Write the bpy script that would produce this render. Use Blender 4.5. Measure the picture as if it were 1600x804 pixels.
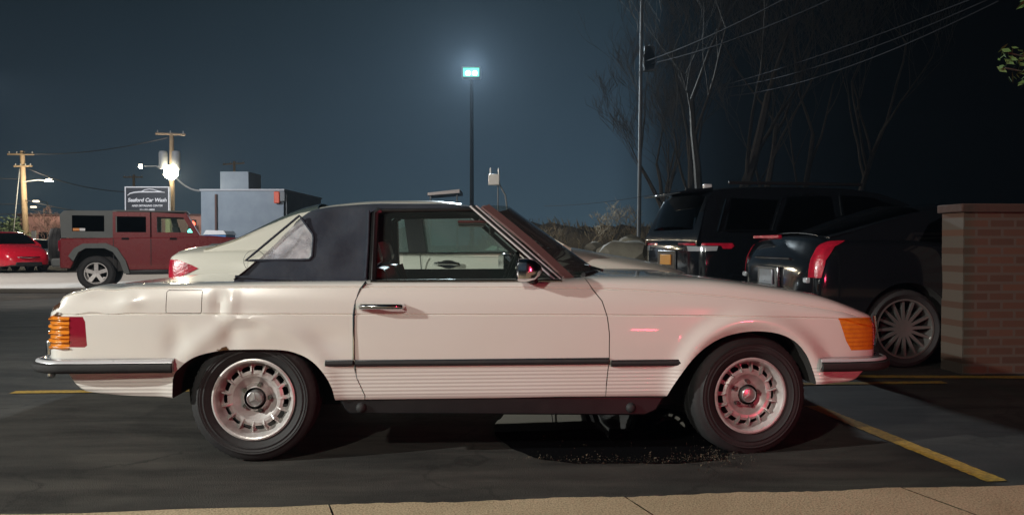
import bpy, bmesh, math, random
from math import sin, cos, pi, radians as R, exp, sqrt
from mathutils import Vector as V, Matrix
random.seed(7)
for o in list(bpy.data.objects): bpy.data.objects.remove(o)
SC = bpy.context.scene; COL = SC.collection
# ------------------------------------------------------------ camera, world, lamps
F = 1264.0; HC = 1.08; PITCH = math.atan(23/F)
cam = bpy.data.objects.new('camera', bpy.data.cameras.new('camera')); COL.objects.link(cam)
cam.location = (0, 0, HC); cam.rotation_euler = (R(90)-PITCH, 0, 0)
cam.data.sensor_width = 36; cam.data.lens = 36*F/1600; cam.data.clip_end = 2000; cam.data.clip_start = .05
SC.camera = cam
SC.view_settings.view_transform = 'Standard'; SC.view_settings.look = 'None'
SC.view_settings.exposure = 0; SC.view_settings.gamma = 1
SC.render.engine = 'CYCLES'
SC.cycles.use_denoising = True; SC.cycles.max_bounces = 8; SC.cycles.transparent_max_bounces = 16
SC.cycles.sample_clamp_indirect = 4; SC.cycles.caustics_reflective = False; SC.cycles.caustics_refractive = False

W = bpy.data.worlds.new('World'); SC.world = W; W.use_nodes = True
nt = W.node_tree; nt.nodes.clear()
def nd(nt, t, **k):
    n = nt.nodes.new(t)
    for a, b in k.items():
        if a.startswith('i_'): n.inputs[a[2:].replace('_', ' ')].default_value = b
        else: setattr(n, a, b)
    return n
def ln(nt, a, ai, b, bi): nt.links.new(a.outputs[ai], b.inputs[bi])
out = nd(nt, 'ShaderNodeOutputWorld'); bg = nd(nt, 'ShaderNodeBackground'); ln(nt, bg, 0, out, 0)
tc = nd(nt, 'ShaderNodeTexCoord'); sep = nd(nt, 'ShaderNodeSeparateXYZ'); ln(nt, tc, 'Generated', sep, 0)
# glow of the town by height above the horizon, and by compass direction
el = nd(nt, 'ShaderNodeValToRGB'); ln(nt, sep, 2, el, 0)
cr = el.color_ramp; cr.elements[0].position = 0; cr.elements[0].color = (.080, .135, .178, 1)
cr.elements[1].position = 1; cr.elements[1].color = (.003, .006, .010, 1)
for p, c in ((.10, (.056, .098, .140, 1)), (.22, (.035, .063, .090, 1)), (.32, (.021, .039, .052, 1))):
    e = cr.elements.new(p); e.color = c
azr = nd(nt, 'ShaderNodeValToRGB')
mp = nd(nt, 'ShaderNodeMapRange', i_From_Min=-1, i_From_Max=1); ln(nt, sep, 0, mp, 0); ln(nt, mp, 0, azr, 0)
cr = azr.color_ramp; cr.elements[0].position = 0; cr.elements[0].color = (.4, .4, .4, 1)
cr.elements[1].position = 1; cr.elements[1].color = (.005, .005, .005, 1)
for p, v in ((.23, .44), (.33, .58), (.40, .72), (.50, .85), (.56, .9), (.58, .6), (.592, .2), (.63, .05), (.70, .01)):
    e = cr.elements.new(p); e.color = (v, v, v, 1)
mul = nd(nt, 'ShaderNodeMix', data_type='RGBA', blend_type='MULTIPLY'); mul.inputs[0].default_value = 1
ln(nt, el, 0, mul, 6); ln(nt, azr, 0, mul, 7)
no = nd(nt, 'ShaderNodeTexNoise', i_Scale=2.2, i_Detail=3.0); ln(nt, tc, 'Generated', no, 0)
nr = nd(nt, 'ShaderNodeMapRange', i_To_Min=.75, i_To_Max=1.2); ln(nt, no, 0, nr, 0)
m2 = nd(nt, 'ShaderNodeMix', data_type='RGBA', blend_type='MULTIPLY'); m2.inputs[0].default_value = 1
ln(nt, mul, 2, m2, 6); ln(nt, nr, 0, m2, 7); ln(nt, m2, 2, bg, 0); bg.inputs[1].default_value = .64

def lamp(name, kind, loc, energy, color=(1, 1, 1), size=.3, target=None, **k):
    d = bpy.data.lights.new(name, kind); d.energy = energy; d.color = color
    if kind == 'AREA': d.size = size
    else: d.shadow_soft_size = size
    for a, b in k.items(): setattr(d, a, b)
    o = bpy.data.objects.new(name, d); COL.objects.link(o); o.location = loc
    if target is not None: o.rotation_euler = (V(target)-V(loc)).to_track_quat('-Z', 'Y').to_euler()
    return o
# the shop-front lamps behind the photographer, the tail light of a waiting car, the lot's pole lamps, and added fill lights
lamp('shop_lamp', 'SPOT', (-12, -.6, 5.0), 6900, (.93, .935, .885), .10, (-4.2, 4.3, .3), spot_size=R(58), spot_blend=.95)
lamp('door_lamp', 'SPOT', (-3.0, -2.2, 4.2), 800, (.98, .95, .84), .15, (-.2, 3.6, 0), spot_size=R(120), spot_blend=.6, specular_factor=.04)
lamp('added_red_strip', 'AREA', (1.86, .02, .24), 1.6, (1, .05, .12), .26, (.70, 4.0, .62), shape='RECTANGLE', size_y=.03)  # added low red strip, only for the red streaks along the wing
lamp('tail_lamp', 'AREA', (3.1, -.4, .85), 50, (1, .05, .12), .30, (1.6, 4.1, .5))
lamp('lot_lamp', 'SPOT', (-1.55, 30.3, 7.6), 9000, (.80, .93, 1.0), .25, (-1, 4, 0), spot_size=R(100), spot_blend=.25)
lamp('street_flood', 'POINT', (-20.3, 49.2, 5.2), 2600, (1.0, .84, .62), .3)
lamp('yard_flood', 'SPOT', (-19, 20, 7.5), 4000, (1.0, .92, .85), .3, (-14, 27, 0), spot_size=R(140), spot_blend=.5)
lamp('added_offroad_fill', 'SPOT', (-7.5, 8.5, 6), 2600, (1.0, .93, .88), .3, (-11.5, 21, .5), spot_size=R(70), spot_blend=.5)  # added spot without a fixture, brightens the maroon off-roader
lamp('added_block_fill', 'SPOT', (-22, 33, 8), 6500, (.92, .95, 1.0), .3, (-15.5, 46, 2.5), spot_size=R(75), spot_blend=.6)  # added spot without a post, brightens the blue-grey block
lamp('arm_lamp', 'POINT', (-33.6, 56.5, 5.2), 1100, (1.0, .85, .6), .3)
lamp('bank_lamp', 'SPOT', (-6, 20, 6.0), 1300, (1.0, .88, .70), .3, (2.8, 30, .6), spot_size=R(50), spot_blend=.8)

# ------------------------------------------------------------ helpers
def mat(name, base, rough=.6, metal=0, coat=0, noise=None, bump=None, emit=None, spec=.5):
    """noise=(scale, amount, colour2); bump=(scale, strength)"""
    m = bpy.data.materials.new(name); m.use_nodes = True; t = m.node_tree; b = t.nodes['Principled BSDF']
    b.inputs['Base Color'].default_value = (*base, 1); b.inputs['Roughness'].default_value = rough
    b.inputs['Metallic'].default_value = metal; b.inputs['Coat Weight'].default_value = coat
    b.inputs['Coat Roughness'].default_value = .04; b.inputs['Specular IOR Level'].default_value = spec
    c = nd(t, 'ShaderNodeTexCoord')
    if noise is None: noise = (6, .35, tuple(x*.8 for x in base))
    n = nd(t, 'ShaderNodeTexNoise', i_Scale=noise[0], i_Detail=6.0, i_Roughness=.6); ln(t, c, 'Object', n, 0)
    r = nd(t, 'ShaderNodeMapRange', i_From_Min=.35, i_From_Max=.68, i_To_Max=noise[1]); ln(t, n, 0, r, 0)
    x = nd(t, 'ShaderNodeMix', data_type='RGBA'); ln(t, r, 0, x, 0)
    x.inputs[6].default_value = (*base, 1); x.inputs[7].default_value = (*noise[2], 1)
    ln(t, x, 2, b, 'Base Color')
    rr = nd(t, 'ShaderNodeMapRange', i_To_Min=max(rough-.08, .01), i_To_Max=min(rough+.08, 1)); ln(t, n, 0, rr, 0); ln(t, rr, 0, b, 'Roughness')
    if bump:
        n2 = nd(t, 'ShaderNodeTexNoise', i_Scale=bump[0], i_Detail=4.0); ln(t, c, 'Object', n2, 0)
        bp = nd(t, 'ShaderNodeBump', i_Strength=bump[1], i_Distance=.01); ln(t, n2, 0, bp, 'Height'); ln(t, bp, 0, b, 'Normal')
    if emit:
        b.inputs['Emission Color'].default_value = (*emit[0], 1); b.inputs['Emission Strength'].default_value = emit[1]
    return m
def glassmat(name, tint, refl=1.0, veil=0, dcol=(.4, .5, .47)):
    m = bpy.data.materials.new(name); m.use_nodes = True; t = m.node_tree; t.nodes.clear()
    o = nd(t, 'ShaderNodeOutputMaterial'); x = nd(t, 'ShaderNodeMixShader'); tr = nd(t, 'ShaderNodeBsdfTransparent'); g = nd(t, 'ShaderNodeBsdfGlossy')
    tr.inputs[0].default_value = (*tint, 1); g.inputs['Roughness'].default_value = .03
    fr = nd(t, 'ShaderNodeFresnel'); fr.inputs[0].default_value = 1.0+.45*refl
    n = nd(t, 'ShaderNodeTexNoise', i_Scale=3.0); c = nd(t, 'ShaderNodeTexCoord'); ln(t, c, 'Object', n, 0)
    r = nd(t, 'ShaderNodeMapRange', i_To_Min=.02, i_To_Max=.06); ln(t, n, 0, r, 0); ln(t, r, 0, g, 'Roughness')
    dm = nd(t, 'ShaderNodeMixShader'); df = nd(t, 'ShaderNodeBsdfDiffuse'); df.inputs[0].default_value = (*dcol, 1)
    dr = nd(t, 'ShaderNodeMapRange', i_To_Min=veil*.6, i_To_Max=veil*1.4); ln(t, n, 0, dr, 0); ln(t, dr, 0, dm, 0); ln(t, tr, 0, dm, 1); ln(t, df, 0, dm, 2)  # pale diffuse veil: brightness of the panes put into the glass colour
    ln(t, fr, 0, x, 0); ln(t, dm, 0, x, 1); ln(t, g, 0, x, 2); ln(t, x, 0, o, 0)
    return m
M = {}
M['chrome'] = mat('chrome', (.75, .76, .78), .14, 1, noise=(14, .5, (.45, .45, .46)))
M['chrome_dark'] = mat('smoked_chrome', (.28, .29, .30), .25, 1)
M['rubber'] = mat('rubber', (.018, .018, .019), .72, noise=(9, .6, (.032, .031, .030)), bump=(60, .15))
M['blackplastic'] = mat('black_plastic', (.010, .0105, .012), .4, noise=(12, .5, (.02, .02, .02)))
M['alloy'] = mat('alloy', (.70, .68, .66), .36, .35, noise=(22, .6, (.38, .34, .31)), bump=(90, .1))
M['alloy_clean'] = mat('alloy_clean', (.62, .61, .6), .3, .7)
M['alloy_dim'] = mat('alloy_dim', (.28, .27, .255), .32, .7)
M['drum'] = mat('brake_drum', (.03, .028, .026), .8)
M['fabric'] = mat('navy_canvas', (.030, .037, .052), .88, noise=(9, .7, (.050, .057, .070)), bump=(7, 1.0), spec=.2)
M['leather'] = mat('burgundy_leather', (.20, .05, .05), .42, noise=(9, .5, (.07, .015, .018)), bump=(80, .2))
M['black'] = mat('black_paint', (.006, .007, .009), .12, 0, .6, noise=(3, .3, (.009, .01, .012)))
M['blackglass'] = glassmat('privacy_glass', (.10, .11, .12), 1.1)
M['glass'] = glassmat('window_glass', (.86, .92, .90), .55, .03)
M['greenglass'] = glassmat('green_window_glass', (.80, .93, .89), 1.0, .22)  # strong veil paints in the brightness of the saloon's windows
M['screenglass'] = glassmat('windscreen_glass', (.70, .82, .78), 1.3, .16)
M['amber'] = mat('amber_lens', (.75, .22, .02), .15, 0, .8, noise=(30, .6, (.45, .10, .01)), emit=((1, .3, .02), .02))
M['redlens'] = mat('red_lens', (.26, .012, .03), .12, 0, .8, noise=(30, .6, (.22, .006, .02)))
M['redlens_lit'] = mat('red_reflector_lens', (.5, .012, .035), .25, 0, .3, noise=(14, .9, (.16, .004, .015)), bump=(60, .3), emit=((1, .02, .06), .05))
M['clear'] = mat('clear_lens', (.55, .57, .6), .12, .3, .8)
M['headlens'] = mat('headlamp_lens', (.7, .72, .75), .1, .4, .8)
M['cream'] = None
M['trim'] = mat('brushed_trim', (.72, .72, .74), .3, .35, .3)
M['bumperchrome'] = mat('dulled_chrome', (.62, .63, .65), .2, .85, .2, noise=(14, .6, (.40, .40, .42)))
M['rose'] = mat('brown_rose', (.17, .105, .10), .3, 0, .8)  # even brown-rose tone of the windscreen frame, darker than the body
M['sedanwhite'] = mat('warm_white_paint', (.70, .67, .58), .3, 0, .7, noise=(2, .3, (.66, .63, .55)))
M['maroon'] = mat('maroon_paint', (.20, .022, .026), .28, 0, .7)
M['jeepgrey'] = mat('grey_hardtop', (.12, .13, .125), .7, bump=(80, .2))
M['red'] = mat('bright_red_paint', (.55, .01, .03), .25, 0, .8)
M['silver'] = mat('silver_paint', (.30, .33, .38), .3, .5, .6)
M['white'] = mat('white_paint', (.75, .75, .75), .3, 0, .6)
M['darkseat'] = mat('dark_seat_cloth', (.02, .02, .022), .8)

# cream paint: fine ribs on the lower panels, rust specks at the dented corner and the arch lip
def creampaint():
    m = mat('cream_paint', (.75, .735, .685), .24, 0, 1.0, noise=(2.5, .4, (.71, .69, .62))); t = m.node_tree; b = t.nodes['Principled BSDF']
    c = nd(t, 'ShaderNodeTexCoord'); s = nd(t, 'ShaderNodeSeparateXYZ'); ln(t, c, 'Object', s, 0)
    def mth(op, a, bv=None, cl=False):
        n = nd(t, 'ShaderNodeMath', operation=op, use_clamp=cl)
        for i, q in enumerate((a, bv)):
            if q is None: continue
            if isinstance(q, (int, float)): n.inputs[i].default_value = q
            else: t.links.new(q, n.inputs[i])
        return n.outputs[0]
    z = s.outputs[2]
    rib = mth('SINE', mth('MULTIPLY', z, 2*pi/.0185))
    mask = mth('MULTIPLY', mth('MULTIPLY', mth('SUBTRACT', .452, z), 200, True), mth('MULTIPLY', mth('SUBTRACT', z, .325), 200, True))
    bp = nd(t, 'ShaderNodeBump', i_Strength=1.0, i_Distance=.0007)
    t.links.new(mth('MULTIPLY', rib, mask), bp.inputs['Height']); ln(t, bp, 0, b, 'Normal'); ln(t, bp, 0, b, 'Coat Normal')
    old = b.inputs['Base Color'].links[0].from_socket
    n = nd(t, 'ShaderNodeTexNoise', i_Scale=38.0, i_Detail=5.0); ln(t, c, 'Object', n, 0)
    tot = None
    for (cx, cz, rad) in ((-.95, .775, .075), (-.14, .555, .06), (-.93, .73, .05)):
        dx = mth('SUBTRACT', s.outputs[0], cx); dz = mth('MULTIPLY', mth('SUBTRACT', z, cz), 1.6)
        d = mth('SQRT', mth('ADD', mth('MULTIPLY', dx, dx), mth('MULTIPLY', dz, dz)))
        k = mth('MULTIPLY', mth('SUBTRACT', 1, mth('DIVIDE', d, rad)), 1.0, True)
        tot = k if tot is None else mth('MAXIMUM', tot, k)
    rm = mth('MULTIPLY', mth('SUBTRACT', mth('ADD', mth('MULTIPLY', tot, .75), mth('SUBTRACT', n.outputs[0], .5)), .36), 9, True)
    x = nd(t, 'ShaderNodeMix', data_type='RGBA'); t.links.new(rm, x.inputs[0]); t.links.new(old, x.inputs[6]); x.inputs[7].default_value = (.10, .045, .018, 1)
    ln(t, x, 2, b, 'Base Color')
    return m
M['cream'] = creampaint()

def tag(o, label, cat, group=None, kind=None):
    if label: o['label'] = label
    if cat: o['category'] = cat
    if group: o['group'] = group
    if kind: o['kind'] = kind
    return o
def thing(name, label, cat, loc=(0, 0, 0), rz=0, group=None):
    o = bpy.data.objects.new(name, None); COL.objects.link(o); o.location = loc; o.rotation_euler = (0, 0, rz); o.empty_display_size = .2
    return tag(o, label, cat, group)
def obj(name, vs, fs, m, parent=None, smooth=True, angle=40):
    me = bpy.data.meshes.new(name); me.from_pydata([tuple(v) for v in vs], [], fs); me.update()
    bm = bmesh.new(); bm.from_mesh(me); bmesh.ops.recalc_face_normals(bm, faces=bm.faces); bm.to_mesh(me); bm.free()
    return objm(name, me, m, parent, smooth, angle)
def objm(name, me, m, parent=None, smooth=True, angle=40):
    me.materials.clear(); me.materials.append(m)
    if smooth: me.shade_smooth(); me.set_sharp_from_angle(angle=R(angle))
    o = bpy.data.objects.new(name, me); COL.objects.link(o)
    if parent is not None: o.parent = parent
    return o
class G:
    """collects geometry for ONE mesh"""
    def __init__(s): s.v = []; s.f = []
    def add(s, vs, fs, mx=None):
        k = len(s.v); s.v += [(mx @ V(v)) if mx else V(v) for v in vs]; s.f += [tuple(i+k for i in f) for f in fs]; return s
    def box(s, a, b, mx=None):
        x0, y0, z0 = a; x1, y1, z1 = b
        return s.add([(x0, y0, z0), (x1, y0, z0), (x1, y1, z0), (x0, y1, z0), (x0, y0, z1), (x1, y0, z1), (x1, y1, z1), (x0, y1, z1)],
                     [(0, 3, 2, 1), (4, 5, 6, 7), (0, 1, 5, 4), (1, 2, 6, 5), (2, 3, 7, 6), (3, 0, 4, 7)], mx)
    def tube(s, pts, r, n=8, mx=None, closed=False):
        pts = [V(p) for p in pts]; N = len(pts); rs = r if isinstance(r, (list, tuple)) else [r]*N
        vs = []; prev = None
        for i, p in enumerate(pts):
            if closed: d = pts[(i+1) % N]-pts[i-1]
            else: d = pts[min(i+1, N-1)]-pts[max(i-1, 0)]
            d.normalize()
            if prev is None: a = d.orthogonal().normalized()
            else:
                a = prev-d*prev.dot(d)
                a = a.normalized() if a.length > 1e-6 else d.orthogonal().normalized()
            prev = a; b = d.cross(a)
            for k in range(n):
                t = 2*pi*k/n; vs.append(p+(a*cos(t)+b*sin(t))*rs[i])
        fs = []
        for i in range(N if closed else N-1):
            for k in range(n):
                j = (i+1) % N; fs.append((i*n+k, i*n+(k+1) % n, j*n+(k+1) % n, j*n+k))
        if not closed: fs += [tuple(range(n))[::-1], tuple((N-1)*n+k for k in range(n))]
        return s.add(vs, fs, mx)
    def lathe(s, prof, n=48, mx=None, closed=False, rad=None):
        """profile (r, y) around the y axis"""
        vs = []; m = len(prof)
        for k in range(n):
            t = 2*pi*k/n
            for j, (r, y) in enumerate(prof):
                rr = r if rad is None else rad(k, j, r)
                vs.append((rr*cos(t), y, rr*sin(t)))
        fs = []
        for k in range(n):
            for j in range(m if closed else m-1):
                a = k*m+j; b = k*m+(j+1) % m; c = ((k+1) % n)*m+(j+1) % m; d = ((k+1) % n)*m+j; fs.append((a, b, c, d))
        return s.add(vs, fs, mx)
    def prism(s, poly, y0, y1, mx=None):
        """polygon in (x, z) extruded along y"""
        n = len(poly); vs = [(x, y0, z) for x, z in poly]+[(x, y1, z) for x, z in poly]
        fs = [tuple(range(n)), tuple(range(2*n-1, n-1, -1))]+[(i, i+n, (i+1) % n+n, (i+1) % n) for i in range(n)]
        return s.add(vs, fs, mx)
    def obj(s, name, m, parent=None, smooth=True, angle=40, bevel=0):
        o = obj(name, s.v, s.f, m, parent, smooth, angle)
        if bevel:
            b = o.modifiers.new('b', 'BEVEL'); b.width = bevel; b.segments = 2; b.limit_method = 'ANGLE'; b.angle_limit = R(35); b.harden_normals = False
        return o
    def mesh(s, name='tmp'):
        me = bpy.data.meshes.new(name); me.from_pydata([tuple(v) for v in s.v], [], s.f)
        bm = bmesh.new(); bm.from_mesh(me); bmesh.ops.recalc_face_normals(bm, faces=bm.faces); bm.to_mesh(me); bm.free(); return me
def boolean(me, cut, op='DIFFERENCE'):
    a = bpy.data.objects.new('ta', me); b = bpy.data.objects.new('tb', cut); COL.objects.link(a); COL.objects.link(b)
    md = a.modifiers.new('x', 'BOOLEAN'); md.object = b; md.operation = op; md.solver = 'EXACT'
    dg = bpy.context.evaluated_depsgraph_get(); dg.update()
    r = bpy.data.meshes.new_from_object(a.evaluated_get(dg)); bpy.data.objects.remove(a); bpy.data.objects.remove(b); return r
def interp(keys, x):
    """monotone cubic through (x, value...) keys"""
    n = len(keys)
    if x <= keys[0][0]: return list(keys[0][1:])
    if x >= keys[-1][0]: return list(keys[-1][1:])
    i = 0
    while keys[i+1][0] < x: i += 1
    x0, x1 = keys[i][0], keys[i+1][0]; t = (x-x0)/(x1-x0); res = []
    for c in range(1, len(keys[0])):
        def sl(j): return (keys[j+1][c]-keys[j][c])/(keys[j+1][0]-keys[j][0])
        d = sl(i)
        def tan(j):
            if j == 0 or j == n-1: return d
            a, b = sl(j-1), sl(j)
            return 0 if a*b <= 0 else 2*a*b/(a+b)
        m0, m1 = tan(i)*(x1-x0), tan(i+1)*(x1-x0)
        a, b = keys[i][c], keys[i+1][c]
        res.append((2*t**3-3*t*t+1)*a+(t**3-2*t*t+t)*m0+(-2*t**3+3*t*t)*b+(t**3-t*t)*m1)
    return res
def resample(pts, counts):
    """straight/curved half profile: list of points; counts per segment; Catmull-Rom, corners kept where a point is flagged"""
    res = []; n = len(pts)
    for i in range(n-1):
        p1, p2 = pts[i], pts[i+1]; p0 = pts[i-1] if i and len(p1) < 3 else p1; p3 = pts[i+2] if i+2 < n and len(p2) < 3 else p2
        for k in range(counts[i]):
            t = k/counts[i]; q = []
            for c in (0, 1):
                a, b, c1, d = p0[c], p1[c], p2[c], p3[c]
                q.append(.5*(2*b+(c1-a)*t+(2*a-5*b+4*c1-d)*t*t+(3*b-a-3*c1+d)*t**3))
            res.append(tuple(q))
    res.append(tuple(pts[-1][:2])); return res
def loft(rings, us):
    """rings of half profiles (y, z) from bottom centre to top centre -> closed solid"""
    vs = []; m = len(rings[0]); full = 2*(m-1)
    for u, rg in zip(us, rings):
        for y, z in rg: vs.append((u, -y, z))
        for y, z in rg[-2:0:-1]: vs.append((u, y, z))
    fs = []
    for i in range(len(us)-1):
        for k in range(full):
            a = i*full+k; b = i*full+(k+1) % full; fs.append((a, b, b+full, a+full))
    L = (len(us)-1)*full
    fs += [tuple(range(full))[::-1], tuple(L+k for k in range(full))]
    g = G(); g.add(vs, fs); return g

def ray(px, py):
    dx, dz = (px-800)/F, -(py-402)/F
    return V((dx, cos(PITCH)+dz*sin(PITCH), -sin(PITCH)+dz*cos(PITCH)))
def at(px, py, Y):
    r = ray(px, py); return V((0, 0, HC))+r*(Y/r.y)
def gnd(px, py, z=0):
    r = ray(px, py); return V((0, 0, HC))+r*((z-HC)/r.z)
def scatter_rot(): return Matrix.Rotation(random.uniform(0, 2*pi), 4, 'Z') @ Matrix.Rotation(random.uniform(-.6, .6), 4, 'X')

# ------------------------------------------------------------ setting
def ground_mat(name, a, b, rough, sc=1.2, fine=90, bmp=.5, grit=.35, gritcol=None, thr=.62, streak=0):
    m = bpy.data.materials.new(name); m.use_nodes = True; t = m.node_tree; bs = t.nodes['Principled BSDF']
    c = nd(t, 'ShaderNodeTexCoord')
    n = nd(t, 'ShaderNodeTexNoise', i_Scale=sc, i_Detail=8.0, i_Roughness=.62, i_Distortion=.6); ln(t, c, 'Object', n, 0)
    r = nd(t, 'ShaderNodeMapRange', i_From_Min=.35, i_From_Max=.66); ln(t, n, 0, r, 0)
    x = nd(t, 'ShaderNodeMix', data_type='RGBA'); ln(t, r, 0, x, 0); x.inputs[6].default_value = (*a, 1); x.inputs[7].default_value = (*b, 1)
    v = nd(t, 'ShaderNodeTexNoise', i_Scale=fine, i_Detail=3.0, i_Roughness=.7); ln(t, c, 'Object', v, 0)
    r2 = nd(t, 'ShaderNodeMapRange', i_From_Min=thr-.1, i_From_Max=thr+.06, i_To_Max=grit); ln(t, v, 0, r2, 0)
    x2 = nd(t, 'ShaderNodeMix', data_type='RGBA'); ln(t, r2, 0, x2, 0); ln(t, x, 2, x2, 6)
    if streak:
        mp_s = nd(t, 'ShaderNodeMapping'); mp_s.inputs['Scale'].default_value = (.7, 3.2, 1); mp_s.inputs['Rotation'].default_value = (0, 0, -.09); ln(t, c, 'Object', mp_s, 0)
        ns = nd(t, 'ShaderNodeTexNoise', i_Scale=1.6, i_Detail=7.0, i_Roughness=.65, i_Distortion=.4); ln(t, mp_s, 0, ns, 0)
        rs_ = nd(t, 'ShaderNodeMapRange', i_From_Min=.35, i_From_Max=.65, i_To_Min=1-streak, i_To_Max=1+streak); ln(t, ns, 0, rs_, 0)
        xs = nd(t, 'ShaderNodeMix', data_type='RGBA', blend_type='MULTIPLY'); xs.inputs[0].default_value = 1; t.links.new(x2.inputs[6].links[0].from_socket, xs.inputs[6]); ln(t, rs_, 0, xs, 7); ln(t, xs, 2, x2, 6)
        vc = nd(t, 'ShaderNodeTexVoronoi', feature='DISTANCE_TO_EDGE', i_Scale=.55); nw = nd(t, 'ShaderNodeVectorMath', operation='ADD'); nv = nd(t, 'ShaderNodeTexNoise', i_Scale=2.5, i_Detail=5.0); ln(t, c, 'Object', nv, 0)
        ln(t, c, 'Object', nw, 0); ln(t, nv, 1, nw, 1); ln(t, nw, 0, vc, 0)
        cl = nd(t, 'ShaderNodeMapRange', i_From_Min=.004, i_From_Max=.012, i_To_Min=.45, i_To_Max=1.0); ln(t, vc, 0, cl, 0)
        xc = nd(t, 'ShaderNodeMix', data_type='RGBA', blend_type='MULTIPLY'); xc.inputs[0].default_value = 1; ln(t, xs, 2, xc, 6); ln(t, cl, 0, xc, 7); ln(t, xc, 2, x2, 6)
    gc = gritcol or tuple(q*2.2 for q in b); x2.inputs[7].default_value = (*gc, 1); ln(t, x2, 2, bs, 'Base Color')
    rr = nd(t, 'ShaderNodeMapRange', i_To_Min=rough-.12, i_To_Max=rough+.1); ln(t, n, 0, rr, 0); ln(t, rr, 0, bs, 'Roughness')
    bp = nd(t, 'ShaderNodeBump', i_Strength=bmp, i_Distance=.006); ln(t, v, 0, bp, 'Height'); ln(t, bp, 0, bs, 'Normal')
    return m
M['asphalt'] = ground_mat('asphalt', (.017, .0168, .016), (.050, .045, .038), .74, .9, 140, .8, .55, (.085, .08, .07), .58, .7)
M['road'] = ground_mat('pale_concrete', (.50, .48, .46), (.58, .56, .53), .8, .4, 30, .3, .2, (.3, .28, .26))
M['walk'] = ground_mat('aggregate_concrete', (.50, .40, .25), (.60, .48, .31), .85, 2.5, 120, .8, .75, (.20, .15, .09), .56)
M['earth'] = ground_mat('dry_grass_earth', (.10, .08, .05), (.20, .16, .10), .95, 1.0, 12, 1, .6, (.04, .035, .02))
M['yellow'] = mat('yellow_road_paint', (.56, .34, .045), .7, noise=(45, .85, (.20, .13, .035)), bump=(120, .4))
def sheet(name, poly, z, m, parent=None):
    return tag(obj(name, [(x, y, z) for x, y in poly], [tuple(range(len(poly)))], m, parent, False), None, None, kind='structure')
g = G(); NX = 60
sheet('ground', [(-220, -40), (220, -40), (220, 300), (-220, 300)], 0, M['asphalt'])
YL = R(5.3)
def lot(x, y): return (x*cos(YL)-y*sin(YL), x*sin(YL)+y*cos(YL))
# the pale street beyond the lot, with its kerb
a0, a1, a2, a3 = gnd(-400, 458), gnd(560, 449), gnd(560, 421), gnd(-400, 424)
k = .1
sheet('road', [(-60, 17.6), (-4, 17.6), (-4, 28.5), (-60, 29.5)], .02, M['road'])
kb = G(); kb.box((-60, 17.35, 0), (-4, 17.6, .09)); ko = kb.obj('kerb', mat('kerb_concrete', (.10, .09, .075), .8), None, False, bevel=.02); tag(ko, None, None, kind='structure')
# pavement in the foreground: slabs with open joints
A, B = gnd(50, 800, .1), gnd(1560, 756, .1); du = (B-A).normalized(); nn = V((du.y, -du.x, 0))
walk = G()
cuts = [-6, -.2+.0, (gnd(512, 790, .1)-A).dot(du), (gnd(975, 775, .1)-A).dot(du), (gnd(1415, 765, .1)-A).dot(du), 8]
cuts = [-6]+sorted(cuts[2:5])+[6.2, 9]
for i in range(len(cuts)-1):
    n = 40; vs = []; xs = [cuts[i]+.004+(cuts[i+1]-cuts[i]-.008)*j/n for j in range(n+1)]
    skew = .25
    for w_, z_ in ((0, 0), (0, .088), (.012, .1), (2.6, .1), (2.6, 0)):
        for q in xs:
            jit = (random.uniform(-.006, .006)+.008*sin(q*9) if w_ < .1 else 0)
            p = A+du*(q+w_*skew)+nn*(w_+jit); vs.append((p.x, p.y, z_))
    fs = [(r_*(n+1)+j, r_*(n+1)+j+1, (r_+1)*(n+1)+j+1, (r_+1)*(n+1)+j) for r_ in range(4) for j in range(n)]
    walk.add(vs, fs)
tag(walk.obj('pavement', M['walk'], None, False), None, None, kind='structure')
# tar seam beside the pavement
tar = G(); vs = []
n = 120
for j in range(n+1):
    q = -6+14*j/n; e = .03+.02*sin(q*5)+random.uniform(0, .025)
    p = A+du*q+nn*.02; p2 = A+du*q-nn*e; vs += [(p.x, p.y, .006), (p2.x, p2.y, .006)]
tar.add(vs, [(2*j, 2*j+1, 2*j+3, 2*j+2) for j in range(n)])
tag(tar.obj('tar_seam', mat('tar', (.012, .012, .012), .5), None, False), None, None, kind='structure')
# painted bay lines
def stripe(p0, p1, w, z=.004, wear=.0):
    p0, p1 = V(p0), V(p1); d = (p1-p0).normalized(); s = V((-d.y, d.x, 0))*w/2; n = 60; vs = []
    for j in range(n+1):
        p = p0.lerp(p1, j/n); e = random.uniform(-.004, .004)
        a = p+s*(1+e/w*2); b = p-s*(1+random.uniform(-.004, .004)/w*2); vs += [(a.x, a.y, z), (b.x, b.y, z)]
    return vs, [(2*j, 2*j+1, 2*j+3, 2*j+2) for j in range(n)]
st = G()
st.add(*stripe(gnd(1268, 634), gnd(1558, 752), .105))
l0, l1 = gnd(20, 613), gnd(300, 610)
st.add(*stripe(l0, l0.lerp(l1, 5.5), .10, .005))
r0 = gnd(1355, 588.5); r1 = gnd(1600, 589.5)
st.add(*stripe(r0-(r1-r0)*.3, r0+(r1-r0)*2.5, .12, .005))
tag(st.obj('parking_lines', M['yellow'], None, False), None, None, kind='structure')

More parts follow.
